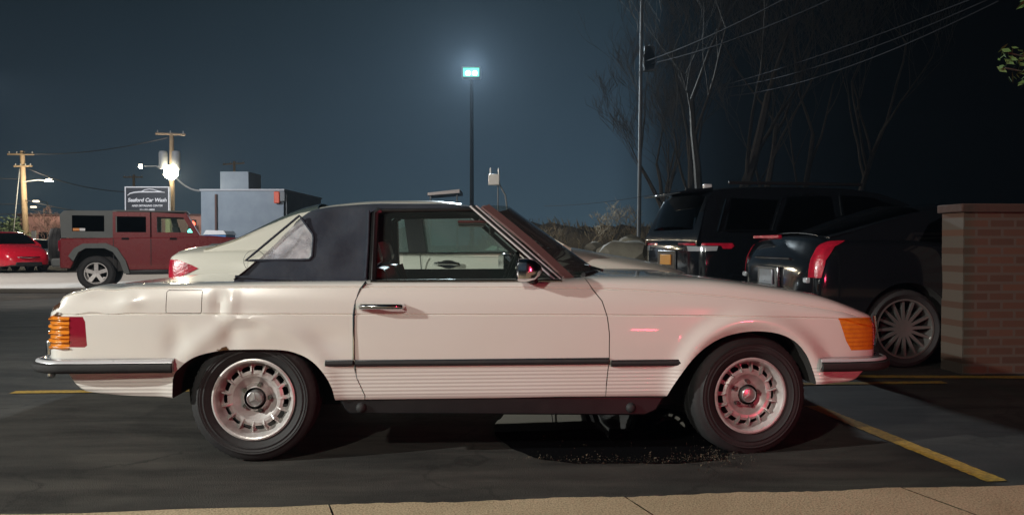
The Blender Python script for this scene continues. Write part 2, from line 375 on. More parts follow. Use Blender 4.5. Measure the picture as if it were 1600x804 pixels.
# ------------------------------------------------------------ cars
def tyre_geo(Rt, Rr, w, n=120):
    h = w/2
    prof = [(Rr-.012, -h*.72), (Rr+.004, -h*.86), (Rr+.025, -h*.97), (Rr+.034, -h*1.0), (Rr+.037, -h*1.035), (Rr+.042, -h*1.035), (Rr+.045, -h*1.01), (Rr+.5*(Rt-Rr), -h*1.06), (Rt-.052, -h*1.03), (Rt-.049, -h*1.055), (Rt-.044, -h*1.05), (Rt-.041, -h*.99), (Rt-.028, -h*.94), (Rt-.010, -h*.86),
            (Rt-.002, -h*.70), (Rt, -h*.36), (Rt-.009, -h*.33), (Rt-.009, -h*.28), (Rt, -h*.25), (Rt, h*.25), (Rt-.009, h*.28), (Rt-.009, h*.33), (Rt, h*.36), (Rt-.002, h*.7),
            (Rt-.010, h*.86), (Rt-.03, h*.96), (Rr+.45*(Rt-Rr), h*1.06), (Rr+.02, h*.95), (Rr-.012, h*.72)]
    def rad(k, j, r):
        if j in (12, 13, 14, 23, 24) and k % 2 == 0: return r-.004
        return r
    return G().lathe(prof, n, None, False, rad)
def wheel(parent, u, y, Rt, Rr, w, style, steer=0, rot=0, tyre='rubber', alloy='alloy', flat=0):
    """wheel centre u, outer face at y (<0: right side)"""
    s = 1 if y < 0 else -1
    w_ = G().lathe([(0.0, .02), (Rr*.62, .02), (Rr*.62, .07), (0, .07)], 32)
    hub = w_.obj('wheel', M['drum'], parent); hub.location = (u, y+s*w/2, Rt-flat); hub.rotation_euler = (0, 0, steer+(0 if s == 1 else pi))
    t = tyre_geo(Rt, Rr, w, 120 if style == 'bundt' else 60)
    if flat:
        for v in t.v:
            if v.z < -(Rt-flat): 
                v.y *= 1.04; v.z = -(Rt-flat)
    t.obj('tyre', M[tyre], hub, angle=50)
    h = w/2; g = G()
    if style == 'bundt':
        g.lathe([(Rr-.004, -h*.88), (Rr+.002, -h*.93), (Rr-.006, -h*.96), (Rr-.014, -h*.93), (Rr-.020, -h*.80), (Rr-.026, -h*.52), (Rr-.034, -h*.40), (Rr*.80, -h*.34)], 90)
        N = 15; ri, ro = Rr*.62, Rr*.81
        def ring(r, y): return r, y
        vs = []; fs = []; seg = 12
        rr = [(Rr*.27, -h*.60), (Rr*.36, -h*.22), (Rr*.45, -h*.34), (Rr*.55, -h*.56), (ri, -h*.58), (Rr*.69, -h*.50), (Rr*.78, -h*.38), (ro, -h*.34)]
        K = N*seg
        for k_ in range(K):
            t_ = 2*pi*k_/K+rot
            for r, yy in rr: vs.append((r*cos(t_), yy, r*sin(t_)))
        m_ = len(rr)
        for k_ in range(K):
            for j in range(m_-1):
                ph = k_ % seg
                if j in (5,) and 2 <= ph <= seg-3: continue
                if j == 6 and 3 <= ph <= seg-4: continue
                a = k_*m_+j; fs.append((a, a+1, ((k_+1) % K)*m_+j+1, ((k_+1) % K)*m_+j))
        g.add(vs, fs)
        for q in range(N):      # raised fins between the slots
            t_ = 2*pi*(q*seg-.0)/K+rot; mx = Matrix.Rotation(-t_, 4, 'Y')
            g.add([(Rr*.56, -h*.56, -.0028), (Rr*.56, -h*.56, .0028), (Rr*.68, -h*.70, -.0028), (Rr*.68, -h*.70, .0028), (Rr*.84, -h*.54, -.0032), (Rr*.84, -h*.54, .0032), (Rr*.87, -h*.36, -.0032), (Rr*.87, -h*.36, .0032), (Rr*.56, -h*.3, -.003), (Rr*.56, -h*.3, .003)],
                  [(0, 1, 3, 2), (2, 3, 5, 4), (4, 5, 7, 6), (0, 2, 4, 6, 8), (1, 9, 7, 5, 3)], mx)
        g.obj('rim', M[alloy], hub, angle=35)
        for q in range(5):
            t_ = 2*pi*q/5+rot; G().lathe([(0, -h*.52), (.012, -h*.52), (.014, -h*.3), (.014, 0)], 6, Matrix.Translation((cos(t_)*Rr*.325, 0, sin(t_)*Rr*.325))).obj('lug_bolt', M['chrome_dark'], hub)
        c = G().lathe([(0, -h*.74), (.026, -h*.74), (.037, -h*.70), (.042, -h*.6), (.043, -h*.3)], 32)
        c.lathe([(.033, -h*.73), (.0345, -h*.775), (.038, -h*.75), (.039, -h*.68)], 32)
        for q in range(3):
            mx = Matrix.Rotation(-(2*pi*q/3+pi/2), 4, 'Y')
            c.add([(0, -h*.80, -.005), (.034, -h*.765, 0), (0, -h*.80, .005), (0, -h*.70, -.006), (.030, -h*.70, 0), (0, -h*.70, .006)], [(0, 1, 2), (0, 3, 4, 1), (1, 4, 5, 2)], mx)
        c.obj('hub_cap', M['alloy_clean'], hub)
    else:
        N = int(style)
        g.lathe([(Rr, -h*.8), (Rr+.002, -h*.93), (Rr-.012, -h*.93), (Rr-.02, -h*.7), (Rr-.035, h*.5)], 48)
        g.lathe([(0, -h*.66), (Rr*.16, -h*.66), (Rr*.2, -h*.6), (Rr*.2, -h*.2)], 24)
        for q in range(N):
            mx = Matrix.Rotation(-(2*pi*q/N+rot), 4, 'Y'); a = .42 if N < 7 else .15; ww = Rr*a*.5
            g.add([(Rr*.12, -h*.66, -ww*.8), (Rr*.12, -h*.66, ww*.8), (Rr*.96, -h*.78, -ww*(.85 if N < 7 else .5)), (Rr*.96, -h*.78, ww*(.85 if N < 7 else .5)),
                   (Rr*.12, -h*.4, -ww*.8), (Rr*.12, -h*.4, ww*.8), (Rr*.96, -h*.5, -ww*.7), (Rr*.96, -h*.5, ww*.7)],
                  [(0, 1, 3, 2), (0, 2, 6, 4), (1, 5, 7, 3), (2, 3, 7, 6)], mx)
        g.obj('rim', M[alloy], hub, angle=30)
    return hub

def body_ring(w, zb, zs, zt, hi):
    H = zs-zb; c = max(zt-zs, .002)
    pts = [(0, zb, 1), (.84*w, zb, 1), (.945*w, zb+.03*H), (.975*w, zb+.16*H), (.995*w, zb+.45*H), (w, zb+.68*H), (.988*w, zb+.86*H), (.955*w, zs), (.88*w, zs+.45*c), (.6*w, zs+.88*c), (0, zt)]
    return resample(pts, (3, 3, 3, 4, 3, 3, 3, 3, 4, 4) if hi else (1, 1, 1, 2, 2, 2, 1, 2, 2, 2))
def gh_ring(wb, wt, z0, zt, H, crown, hi):
    h = max(zt-z0, .0); f = min(h/H, 1); wt_ = wb-(wb-wt)*f; zc = max(h-crown*f, 0)
    pts = [(0, z0-.06, 1), (wb, z0-.06, 1), (wb, z0, 1), (wb-(wb-wt_)*.5+.012*f, z0+zc*.5), (wt_+.012*f, z0+zc*.9), (wt_-.045*f, z0+zc*1.0+.012*f), (wt_*.6, z0+h-crown*.25*f), (0, z0+h)]
    return resample(pts, (2, 1, 4, 4, 3, 4, 4) if hi else (1, 1, 2, 3, 2, 2, 2))
def dense(keys, n):
    a, b = keys[0][0], keys[-1][0]; us = set(k[0] for k in keys)
    us |= {a+(b-a)*i/n for i in range(n+1)}
    us = sorted(us); r = [us[0]]
    for u in us[1:]:
        if u-r[-1] > 1e-3: r.append(u)
    return r
def arch_poly(u, z, r, zlow):
    return [(u+r*cos(t*pi/24), z+r*sin(t*pi/24)) for t in range(0, 25)]+[(u-r*1.02, zlow), (u+r*1.02, zlow)]
def prism(poly, y0, y1): return G().prism(poly, y0, y1).mesh()
def dark_arches(o, centres, rad, ymax):
    o.data.materials.append(M['drum'])
    for p in o.data.polygons:
        c = p.center
        if abs(p.normal.y) > .75 and abs(c.y) > ymax-.12: continue
        for u, z in centres:
            if abs(c.y) < ymax and c.z < .70+rad*.45 and abs(c.x-u) < rad and (c.x-u)*p.normal.x+(c.z-z)*p.normal.z < .02*0+.0:
                p.material_index = 1; break
        if p.normal.z < -.8 and c.z < .35 and abs(c.y) < ymax-.02: p.material_index = 1
def make_car(root, body, gh, z0, wb, wt, side_windows, paint, glass, wheels, fullglass=None, crown=.05, hi=False, style='5', alloy='alloy_clean', w_end=None, hollow=True, wheel_w=.225, Rt=.33, Rr=.24, interior='darkseat'):
    us = dense(body, 90 if hi else 40)
    g = loft([body_ring(*interp(body, u), hi) for u in us], us); me = g.mesh()
    W_ = max(k[1] for k in body)
    for u in wheels:
        for s in (-1, 1):
            me = boolean(me, prism(arch_poly(u, Rt+.005, Rt+.055, -.1), s*W_*.66, s*W_*1.2))
    u0, u1 = gh[0][0], gh[-1][0]
    if hollow: me = boolean(me, prism([(u0+.35, .42), (u1-.35, .42), (u1-.25, 1.4), (u0+.25, 1.4)], -wb*.86, wb*.86))
    b = objm('body', me, paint, root); dark_arches(b, [(u, Rt) for u in wheels], Rt+.12, W_-.02)
    us = dense(gh, 50 if hi else 24); H = max(k[1] for k in gh)-z0
    def shell(d, ext=0):
        return loft([gh_ring(wb-d, wt-d, z0-ext, max(interp(gh, u)[0]-d, z0-ext+.001), H, crown, hi) for u in us], [u if 0 < i < len(us)-1 else u for i, u in enumerate(us)])
    roof = boolean(shell(0).mesh(), shell(.03, .1).mesh())
    gl = boolean(shell(.008).mesh(), shell(.014, .1).mesh())
    n = 0
    for (nm, poly) in side_windows:
        for s in (-1, 1):
            c = G().prism(poly, 0, s*1.2)
            roof = boolean(roof, c.mesh())
            pane = boolean(gl.copy(), G().prism(poly, s*.3, s*1.2).mesh(), 'INTERSECT')
            if len(pane.polygons): objm(nm, pane, glass, root)
    for nm, poly, yw in (fullglass or []):
        roof = boolean(roof, G().prism(poly, -yw, yw).mesh())
        pane = boolean(gl.copy(), G().prism(poly, -yw, yw).mesh(), 'INTERSECT')
        if nm == 'rear_windscreen' and hi:
            for v in pane.vertices:
                k_ = max(0, 1-(v.co.y/yw)**2)**.5; v.co.z += .045*k_; v.co.x -= .03*k_
        if len(pane.polygons): objm(nm, pane, glass, root)
    objm('roof', roof, paint, root)
    for i, u in enumerate(wheels):
        for s in (-1, 1):
            wheel(root, u, s*(W_-.035), Rt, Rr, wheel_w, style, rot=random.uniform(0, 1), alloy=alloy)
    if hollow:
        for ux in (u0+(u1-u0)*.36, u0+(u1-u0)*.60):
            for s in (-1, 1):
                seat(root, ux, s*.38, M[interior], z0-.60)
    return b
def seat(root, u, y, m, z):
    g = G(); g.box((u-.05, y-.24, z), (u+.45, y+.24, z+.14)); mx = Matrix.Translation((u, y, z+.08)) @ Matrix.Rotation(R(-14), 4, 'Y')
    g.box((-.12, -.23, 0), (0, .23, .58), mx)
    g.box((-.10, -.12, .60), (-.01, .12, .78), mx); g.tube([(-.06, -.05, .55), (-.06, -.05, .62)], .008, 6, mx); g.tube([(-.06, .05, .55), (-.06, .05, .62)], .008, 6, mx)
    return g.obj('seat', m, root, bevel=.035)
def strip(root, name, m, pts, r, n=8): return G().tube(pts, r, n).obj(name, m, root)

# ---- the cream roadster in the foreground
TH = math.atan2(.154, 2.474)
Pr = V((-1.266, 3.95, 0)); lf = V((-sin(TH), cos(TH), 0)); WB = 2.478
root = thing('convertible_car', 'cream white classic roadster with navy soft top and dented rear wing in the foreground', 'car', Pr+lf*.865, TH)
RM = Matrix.Translation(Pr+lf*.865) @ Matrix.Rotation(TH, 4, 'Z'); RI = RM.inverted()
def uz(px, py, y=-.895):
    o = RI @ V((0, 0, HC)); d = RI.to_3x3() @ ray(px, py); t = (y-o.y)/d.y; p = o+d*t; return (p.x, p.z)
def U(px, y=-.895): return uz(px, 500, y)[0]
def Z(px, py, y=-.895): return uz(px, py, y)[1]
CR = M['cream']
# keys by u: half width, bottom, rib top/strip, crease 2, crease 1 (shoulder), top centre
kw = [(-1.02, .66), (-1.005, .76), (-.975, .83), (-.93, .862), (-.8, .880), (-.4, .892), (0, .895), (2.45, .892), (2.75, .885), (2.95, .876), (3.06, .862), (3.13, .838), (3.17, .79), (3.195, .71), (3.205, .62)]
kzb = [(-1.02, .50), (U(97), Z(97, 583)), (U(110), Z(110, 601)), (U(130), Z(130, 613)), (U(200), Z(200, 619)), (U(260), Z(260, 621)), (U(300), .31), (U(1050), .31), (U(1275), Z(1275, 601)), (U(1330), Z(1330, 598)), (U(1345), Z(1345, 594)), (U(1358), Z(1358, 582)), (3.205, .48)]
kz1 = [(-1.02, .74), (U(82), Z(82, 478)), (U(92), Z(92, 465)), (U(110), Z(110, 459)), (U(160), Z(160, 454)), (U(300), Z(300, 449)), (U(575), Z(575, 449)), (U(925), Z(925, 451)), (U(1091), Z(1091, 460)), (U(1242), Z(1242, 476)), (U(1320), Z(1320, 487)), (U(1352), Z(1352, 496)), (3.17, .675), (3.205, .645)]
kzt = [(-1.02, .76), (U(82), .80), (U(92), .835), (U(110), .857), (U(160), .872), (U(300), .885), (U(450), .895), (U(875), .905), (U(940), .915), (U(1100), .905), (U(1200), .87), (U(1290), .82), (U(1340), .765), (U(1362), .735), (3.18, .70), (3.205, .675)]
kz2 = [(-1.02, .70), (U(90), Z(90, 492)), (U(200), Z(200, 490.5)), (U(575), Z(575, 491)), (U(950), Z(950, 492)), (U(1290), Z(1290, 497)), (3.205, .648)]
ARCH = {}
def sl_ring(u):
    w = interp(kw, u)[0]; zb = interp(kzb, u)[0]; z1 = interp(kz1, u)[0]; zt = interp(kzt, u)[0]; z2 = min(interp(kz2, u)[0], z1-.04)
    zm = min(.48, z2-.05); c = zt-z1
    pts = [(0, zb, 1), (.80*w, zb, 1), (.972*w, zb, 1), (.988*w, zb+.010), (.992*w, zb+(zm-zb)*.6), (.996*w, zm), (1.001*w, zm+(z2-zm)*.55), (w, z2+.005, 1), (w-.0045, z2, 1), (w-.001, z2-.0-.000+.005+.0, 1)]
    pts = [(0, zb, 1), (.80*w, zb, 1), (.972*w, zb, 1), (.988*w, zb+.010), (.992*w, zb+(zm-zb)*.6), (.996*w, zm), (1.001*w, zm+(z2-zm)*.55), (w, z2-.005, 1), (w-.008, z2, 1), (w-.0015, z2+.005, 1),
           (.993*w, z2+(z1-z2)*.5), (.977*w, z1-.005, 1), (.965*w, z1, 1), (.969*w, z1+.005, 1), (.945*w, z1+max(c*.55, .004)), (.86*w, z1+c*.86), (.6*w, z1+c*.95), (0, zt)]
    return resample(pts, (4, 3, 2, 4, 4, 5, 5, 1, 1, 4, 4, 1, 1, 4, 4, 5, 6))
us = dense([(-1.02,), (-1.005,), (-.99,), (3.05,), (3.1,), (3.14,), (3.17,), (3.185,), (3.195,), (3.205,)], 190)
gb = loft([sl_ring(u) for u in us], us)
def side_shape(p):
    u, y, z = p; s = -1 if y < 0 else 1
    if abs(y) > .6:
        d = 0
        for wu, amp in ((0, .012), (WB, .026)):
            r = sqrt((u-wu)**2+((z-.31)*1.0)**2)
            if z > .3: d += amp*exp(-((r-.375)/.045)**2)
        if s < 0:   # knocks and dents of the near rear wing
            d -= .013*exp(-((u+.10)/.05)**2-((z-.62)/.07)**2)
            d -= .016*exp(-((u+.16)/.022)**2-((z-.775)/.05)**2)
            d += .012*exp(-((u+.10)/.03)**2-((z-.77)/.06)**2)
            d -= .012*exp(-((u+.36)/.05)**2-((z-.60)/.08)**2)
            d -= .014*exp(-((u+.74)/.09)**2-((z-.80)/.035)**2)
            d += .010*exp(-((u+.58)/.05)**2-((z-.79)/.03)**2)
            d -= .010*exp(-((u+.30)/.03)**2-((z-.50)/.03)**2)
            d -= .008*exp(-((u-.35)/.12)**2-((z-.60)/.06)**2)
            d -= .011*exp(-((u+.04)/.095)**4-((z-.668+.1*(u+.04)**2)/.030)**4)
            d += .006*exp(-((u+.04)/.13)**2-((z-.71)/.02)**2)
            if z > .74 and u < -.4: z += .006*sin(u*31)*exp(-((u+.75)/.2)**2)
        y += s*d
    return V((u, y, z))
gb.v = [side_shape(v) for v in gb.v]
me = gb.mesh()
ra = [(268, 640), (270, 592), (284, 571), (305, 557), (335, 549), (370, 546), (432, 546), (462, 551), (488, 564), (508, 586), (520, 610), (527, 640)]
fa = [(1037, 640), (1044, 616), (1060, 588), (1080, 561), (1105, 539), (1135, 524), (1175, 517), (1213, 520), (1240, 532), (1259, 553), (1271, 580), (1277, 604), (1278, 640)]
def smooth_open(P, n=4):
    res = [P[0]]
    for i in range(1, len(P)-2):
        p0, p1, p2, p3 = (V(P[j]) for j in (i-1, i, i+1, i+2))
        for k_ in range(n):
            t = k_/n; q = .5*(2*p1+(p2-p0)*t+(2*p0-5*p1+4*p2-p3)*t*t+(3*p1-p0-3*p2+p3)*t**3); res.append((q.x, q.y))
    return res+[P[-2], P[-1]]
RA = smooth_open([uz(*p) for p in ra]); FA = smooth_open([uz(*p) for p in fa])
for A_ in (RA, FA):
    for s in (-1, 1): me = boolean(me, prism(A_, s*.58, s*1.1))
# cabin well and panels
me = boolean(me, prism([(U(470), .40), (U(905), .40), (U(905), .60), (U(872), 1.2), (U(440), 1.2)], -.735, .735))
door = [(573, 430), (562, 452), (554, 470), (552, 492), (552, 560), (556, 590), (569, 618), (569, 640), (946, 640), (949, 600), (953, 560), (953, 520), (950, 495), (942, 470), (928, 452), (915, 430)]
DP = [uz(*p) for p in door]
def offset_poly(P, d):
    c = V((sum(p[0] for p in P)/len(P), sum(p[1] for p in P)/len(P))); n = len(P); res = []
    for i in range(n):
        a, b = V(P[i-1]), V(P[(i+1) % n]); t = (b-a).normalized(); nrm = V((t.y, -t.x))
        if nrm.dot(V(P[i])-c) < 0: nrm = -nrm
        q = V(P[i])+nrm*d; res.append((q.x, q.y))
    return res
panels = []
for s in (-1, 1):
    dm = boolean(me.copy(), prism(offset_poly(DP, -.005), s*.70, s*1.1), 'INTERSECT'); panels.append(('door', dm))
    me = boolean(me, prism(DP, s*.70, s*1.1))
flap = [uz(*p) for p in [(258, 456), (261, 453), (313, 453), (315, 456), (315, 487), (312, 490), (261, 490), (258, 487)]]
fm = boolean(me.copy(), prism(offset_poly(flap, -.0035), -.80, -1.1), 'INTERSECT'); me = boolean(me, prism(flap, -.84, -1.1)); panels.append(('fuel_flap', fm))
hood = G(); hp = [(U(945), -.70), (U(1100), -.69), (U(1250), -.66), (U(1345), -.60), (U(1345), .60), (U(1250), .66), (U(1100), .69), (U(945), .70)]
def vprism(P, z0, z1):
    n = len(P); return G().add([(x, y, z0) for x, y in P]+[(x, y, z1) for x, y in P], [tuple(range(n)), tuple(range(2*n-1, n-1, -1))]+[(i, i+n, (i+1) % n+n, (i+1) % n) for i in range(n)]).mesh()
hm = boolean(me.copy(), vprism(offset_poly(hp, -.005), .60, 1.1), 'INTERSECT'); me = boolean(me, vprism(hp, .66, 1.1)); panels.append(('bonnet', hm))
tp = [(U(100), -.70), (U(385), -.72), (U(385), .72), (U(100), .70)]
tm = boolean(me.copy(), vprism(offset_poly(tp, -.005), .70, 1.1), 'INTERSECT'); me = boolean(me, vprism(tp, .74, 1.1)); panels.append(('boot_lid', tm))
SLW = [uz(*p) for p in [(1313, 497), (1340, 497), (1420, 499), (1420, 548), (1334, 548), (1325, 533)]]
lens = boolean(me.copy(), prism(SLW, -.60, -1.1), 'INTERSECT'); lens2 = boolean(me.copy(), prism(SLW, .60, 1.1), 'INTERSECT')
TLp = [uz(*p) for p in [(60, 495), (127, 495), (131, 503), (134, 540), (130, 543), (60, 543)]]
tl = boolean(me.copy(), prism(TLp, -.62, -1.1), 'INTERSECT'); tl2 = boolean(me.copy(), prism(TLp, .62, 1.1), 'INTERSECT')
for P, s in ((SLW, -1), (SLW, 1)): me = boolean(me, prism(P, s*.60, s*1.1))
for s in (-1, 1): me = boolean(me, prism(TLp, s*.62, s*1.1))
bo = objm('body', me, CR, root, angle=32); dark_arches(bo, ((0, .31), (WB, .31)), .43, .872)
for q in bo.data.polygons:
    if abs(abs(q.center.y)-.735) < .006 and abs(q.normal.y) > .9: q.material_index = 1
for nm, m_ in panels:
    po_ = objm(nm, m_, CR, root, angle=32)
    if nm == 'door':
        m_.materials.append(M['blackplastic'])
        for q in m_.polygons:
            if abs(q.center.y) < .76: q.material_index = 1
def lens_mat(dist=.006):
    m = mat('ribbed_amber', (.80, .26, .02), .18, 0, .8, noise=(25, .5, (.5, .12, .01))); t = m.node_tree; b = t.nodes['Principled BSDF']
    c = nd(t, 'ShaderNodeTexCoord'); s = nd(t, 'ShaderNodeSeparateXYZ'); ln(t, c, 'Object', s, 0)
    q = nd(t, 'ShaderNodeMath', operation='MULTIPLY'); ln(t, s, 2, q, 0); q.inputs[1].default_value = 2*pi/.022
    q2 = nd(t, 'ShaderNodeMath', operation='SINE'); ln(t, q, 0, q2, 0)
    bp = nd(t, 'ShaderNodeBump', i_Strength=.8, i_Distance=dist); ln(t, q2, 0, bp, 'Height'); ln(t, bp, 0, b, 'Normal'); ln(t, bp, 0, b, 'Coat Normal')
    return m
AM = lens_mat(); AM2 = lens_mat(.0012)
for m_ in (lens, lens2): objm('indicator_lamp', m_, AM2, root)
def split_u(me_, uc, sgn): return boolean(me_.copy(), G().box((uc if sgn > 0 else -2, -2, 0), (2 if sgn > 0 else uc, 2, 2)).mesh(), 'INTERSECT')
# wrap-round rear lamps: amber corner with deep ribs, red flank
for s, m_ in ((-1, tl), (1, tl2)):
    rd = split_u(m_, U(105)+.001, 1); tailo = objm('tail_lamp', rd, M['redlens'], root)
    am = split_u(m_, U(105)-.001, -1); objm('amber_corner', am, AM, tailo)
    rb = G()
    for q in range(5):
        z = Z(100, 497+q*11.2)
        pts = [(u, s*(interp(kw, u)[0]*1.0+.004), z-.010) for u in (U(105), U(98), U(92), -.98, -1.0, -1.012)]+[(-1.026, s*.62, z-.01)]
        rb.tube(pts, [.004, .006, .007, .008, .008, .008, .007], 8)
    rb.obj('lens_rib', AM, tailo)
# rub strips, bumpers, sills
def side_y(u): return interp(kw, u)[0]*.997
for s in (-1, 1):
    for pa, pb in ((508, 551), (555, 951), (955, 1068)):
        u0, u1 = U(pa), U(pb); n = 10; g = G()
        g2 = G()
        for gg, dz, r in ((g, 0, .0155), (g2, .0135, .006)):
            yy = [(u0+(u1-u0)*i/n) for i in range(n+1)]
            pts = [(u, s*(side_y(u)+.002+(0 if gg is g else .004)), Z(pa, 567.5+ (pb-pa)*0)+dz) for u in yy]
            gg.tube(pts, r, 8)
        rs = g.obj('rub_strip', M['rubber'], root); g2.obj('chrome_line', M['chrome'], rs)
def bumper(nm, path, zc, hh, front):
    # thick chrome bar with a rubber face, swept round the corner
    prof = [(0, -hh), (.022, -hh*.9), (.045, -hh*.3), (.05, .0), (.045, hh*.35), (.03, hh*.8), (0, hh), (-.02, hh*.7), (-.02, -hh*.8)]
    def sweep(prof, zc):
        vs = []; fs = []; m_ = len(prof); N = len(path)
        for i, p in enumerate(path):
            d = V(path[min(i+1, N-1)])-V(path[max(i-1, 0)]); d.normalize(); nr_ = V((d.y, -d.x)) 
            for a, b in prof: vs.append((p[0]+nr_.x*a, p[1]+nr_.y*a, zc+b))
        for i in range(N-1):
            for k_ in range(m_): fs.append((i*m_+k_, i*m_+(k_+1) % m_, (i+1)*m_+(k_+1) % m_, (i+1)*m_+k_))
        fs += [tuple(range(m_)), tuple((N-1)*m_+k_ for k_ in range(m_))]
        return G().add(vs, fs)
    b = sweep(prof, zc).obj(nm, M['bumperchrome'], root, angle=50)
    sweep([(.036, hh*.45), (.050, hh*.48), (.047, hh*.72), (.034, hh*.86)], zc).obj('bumper_strip', M['trim'], b, angle=50)
    rp = [(.040, -hh*1.02), (.058, -hh*.85), (.066, -hh*.35), (.064, hh*.25), (.042, hh*.42)]
    sweep(rp, zc).obj('bumper_rubber', M['rubber'], b, angle=50)
def arc(cx, cy, r, a0, a1, n=8): return [(cx+r*cos(R(a0+(a1-a0)*i/n)), cy+r*sin(R(a0+(a1-a0)*i/n))) for i in range(n+1)]
ur = U(272)
half = [(ur, -.885), (-.75, -.89), (-.86, -.885)]+[(x, y) for x, y in arc(-.88, -.745, .14, -90, -180, 8)]+[(-1.045, -.5)]
path = half+[(x, -y) for x, y in half[::-1]]
path = path[::-1]
bumper('rear_bumper', path, Z(180, 570.5), .033, False)
uf = U(1280)
half = [(uf, -.885), (2.95, -.885), (3.04, -.872)]+arc(3.05, -.72, .15, -85, 0, 8)+[(3.215, -.4)]
path = half+[(x, -y) for x, y in half[::-1]]
bumper('front_bumper', path, Z(1330, 568), .034, True)
for s in (-1, 1):
    g = G().box((-1.06, s*.70-.02, .40), (-1.02, s*.70+.02, .60)); g.obj('overrider', M['chrome'], root, bevel=.015)
    g = G().prism([uz(*p) for p in [(528, 621), (537, 640), (545, 648), (1010, 650), (1028, 642), (1040, 621)]], s*.60, s*.868); sl = g.obj('sill', M['blackplastic'], root, bevel=.008)
    G().tube([(U(530), s*.872, Z(530, 620.5)), (U(1040), s*.872, Z(1040, 620.5))], .006, 6).obj('sill_trim', M['chrome_dark'], sl)
    for px in (563, 988):
        G().lathe([(0.0, -.02), (.012, -.02), (.022, -.012), (.026, 0), (.026, .04)], 16, Matrix.Translation((U(px), s*.868, Z(px, 638))) @ Matrix.Rotation(0 if s < 0 else pi, 4, 'Z')).obj('jacking_plug', M['rubber'], sl)
# chrome door edge guard, handles
dr = [uz(*p) for p in [(571, 441), (562, 452), (555, 470), (552.5, 492), (552.5, 560), (557, 592), (569, 617)]]
def shell_y(u, z):
    """approximate half width of the flank"""
    w = interp(kw, u)[0]; z2 = interp(kz2, u)[0]; z1 = interp(kz1, u)[0]
    if z > z1: return w*.962
    if z > z2: return w*(1-.027*(z-z2)/(z1-z2))
    if z > .48: return w*.9995
    return w*(.965+.03*min(1, (z-.31)/.17))
for s in (-1, 1):
    G().tube([(u, s*(shell_y(u, z)+.001), z) for u, z in dr], .0055, 6).obj('door_edge_guard', M['chrome'], root)
    p0, p1 = uz(563, 479), uz(630, 479); yb = .885; h = G()
    h.tube([(p0[0], s*yb, p0[1]), (p0[0]+.01, s*(yb+.035), p0[1]+.002), (p0[0]+.04, s*(yb+.05), p0[1]+.004), (p1[0]-.04, s*(yb+.05), p1[1]+.004), (p1[0]-.012, s*(yb+.035), p1[1]+.002), (p1[0], s*yb, p1[1])], [.014, .015, .013, .013, .015, .014], 10)
    h.box((p0[0]-.006, min(s*(yb-.006), s*(yb+.006)), p0[1]-.014), (p1[0]+.01, max(s*(yb-.006), s*(yb+.006)), p1[1]+.012))
    h.obj('door_handle', M['chrome'], root)
    G().box((p1[0]-.09, min(s*yb, s*(yb+.012)), p1[1]-.008), (p1[0]-.02, max(s*yb, s*(yb+.012)), p1[1]+.0)).obj('handle_pad', M['blackplastic'], root)
# greenhouse: canvas top, windscreen frame, glass
ys = -.72
g_keys = [(uz(372, 430, ys)[0], .90), (uz(392, 415, ys)[0], .96), (uz(430, 372, ys)[0], 1.10), (uz(462, 334, ys)[0], 1.225), (uz(480, 321, ys)[0], 1.268), (uz(520, 317, ys)[0], 1.290), (uz(600, 316, ys)[0], 1.305), (uz(680, 315, ys)[0], 1.305), (uz(740, 319, ys)[0], 1.292), (uz(756, 322, ys)[0], 1.28)]
us_ = dense(g_keys, 46)
def top_shell(d, ext=0, fe=0):
    u_ = list(us_); r_ = [gh_ring(.795-d, .62-d, .888-ext, max(interp(g_keys, u)[0]-d, .888-ext+.002), .41, .035, True) for u in u_]
    if fe: u_ = u_[:-1]+[u_[-1]+fe]
    else: pass
    g_ = loft(r_, u_)
    def fold(v):
        u, y, z = v
        if z > .93 and abs(y) > .3:
            k_ = min(1, (z-.93)/.08)*(.010*sin(15*u+10*z)*exp(-((u-U(545))/.18)**2)+.006*sin(26*u-21*z+1)*exp(-((u-U(500))/.25)**2)+.004*sin(34*z+6*u)); y += k_*(1 if y > 0 else -1)
        return V((u, y, z))
    g_.v = [fold(v) for v in g_.v]; return g_
ts = boolean(top_shell(0).mesh(), top_shell(.012, .1, .1).mesh())
y_ = -.70
quarter = [uz(*p, y_) for p in [(390, 406), (466, 338), (487, 366), (488.5, 372), (488.5, 400), (486, 403.5)]]
doorwin = [uz(*p, y_) for p in [(577, 450), (577, 331), (583, 328), (744, 328), (770, 345), (845, 437), (845, 450)]]
for s in (-1, 1):
    ts = boolean(ts, prism(quarter, 0, s*1.1)); ts = boolean(ts, prism(doorwin, 0, s*1.1))
rear_strip = [(uz(385, 430, ys)[0]-.2, .96), (uz(385, 430, ys)[0]+.0, .94), (uz(455, 350, ys)[0]+.12, 1.17), (uz(455, 350, ys)[0]-.1, 1.3)]
ts = boolean(ts, G().prism(rear_strip, -.45, .45).mesh())
ts_o = objm('soft_top', ts, M['fabric'], root, angle=45)
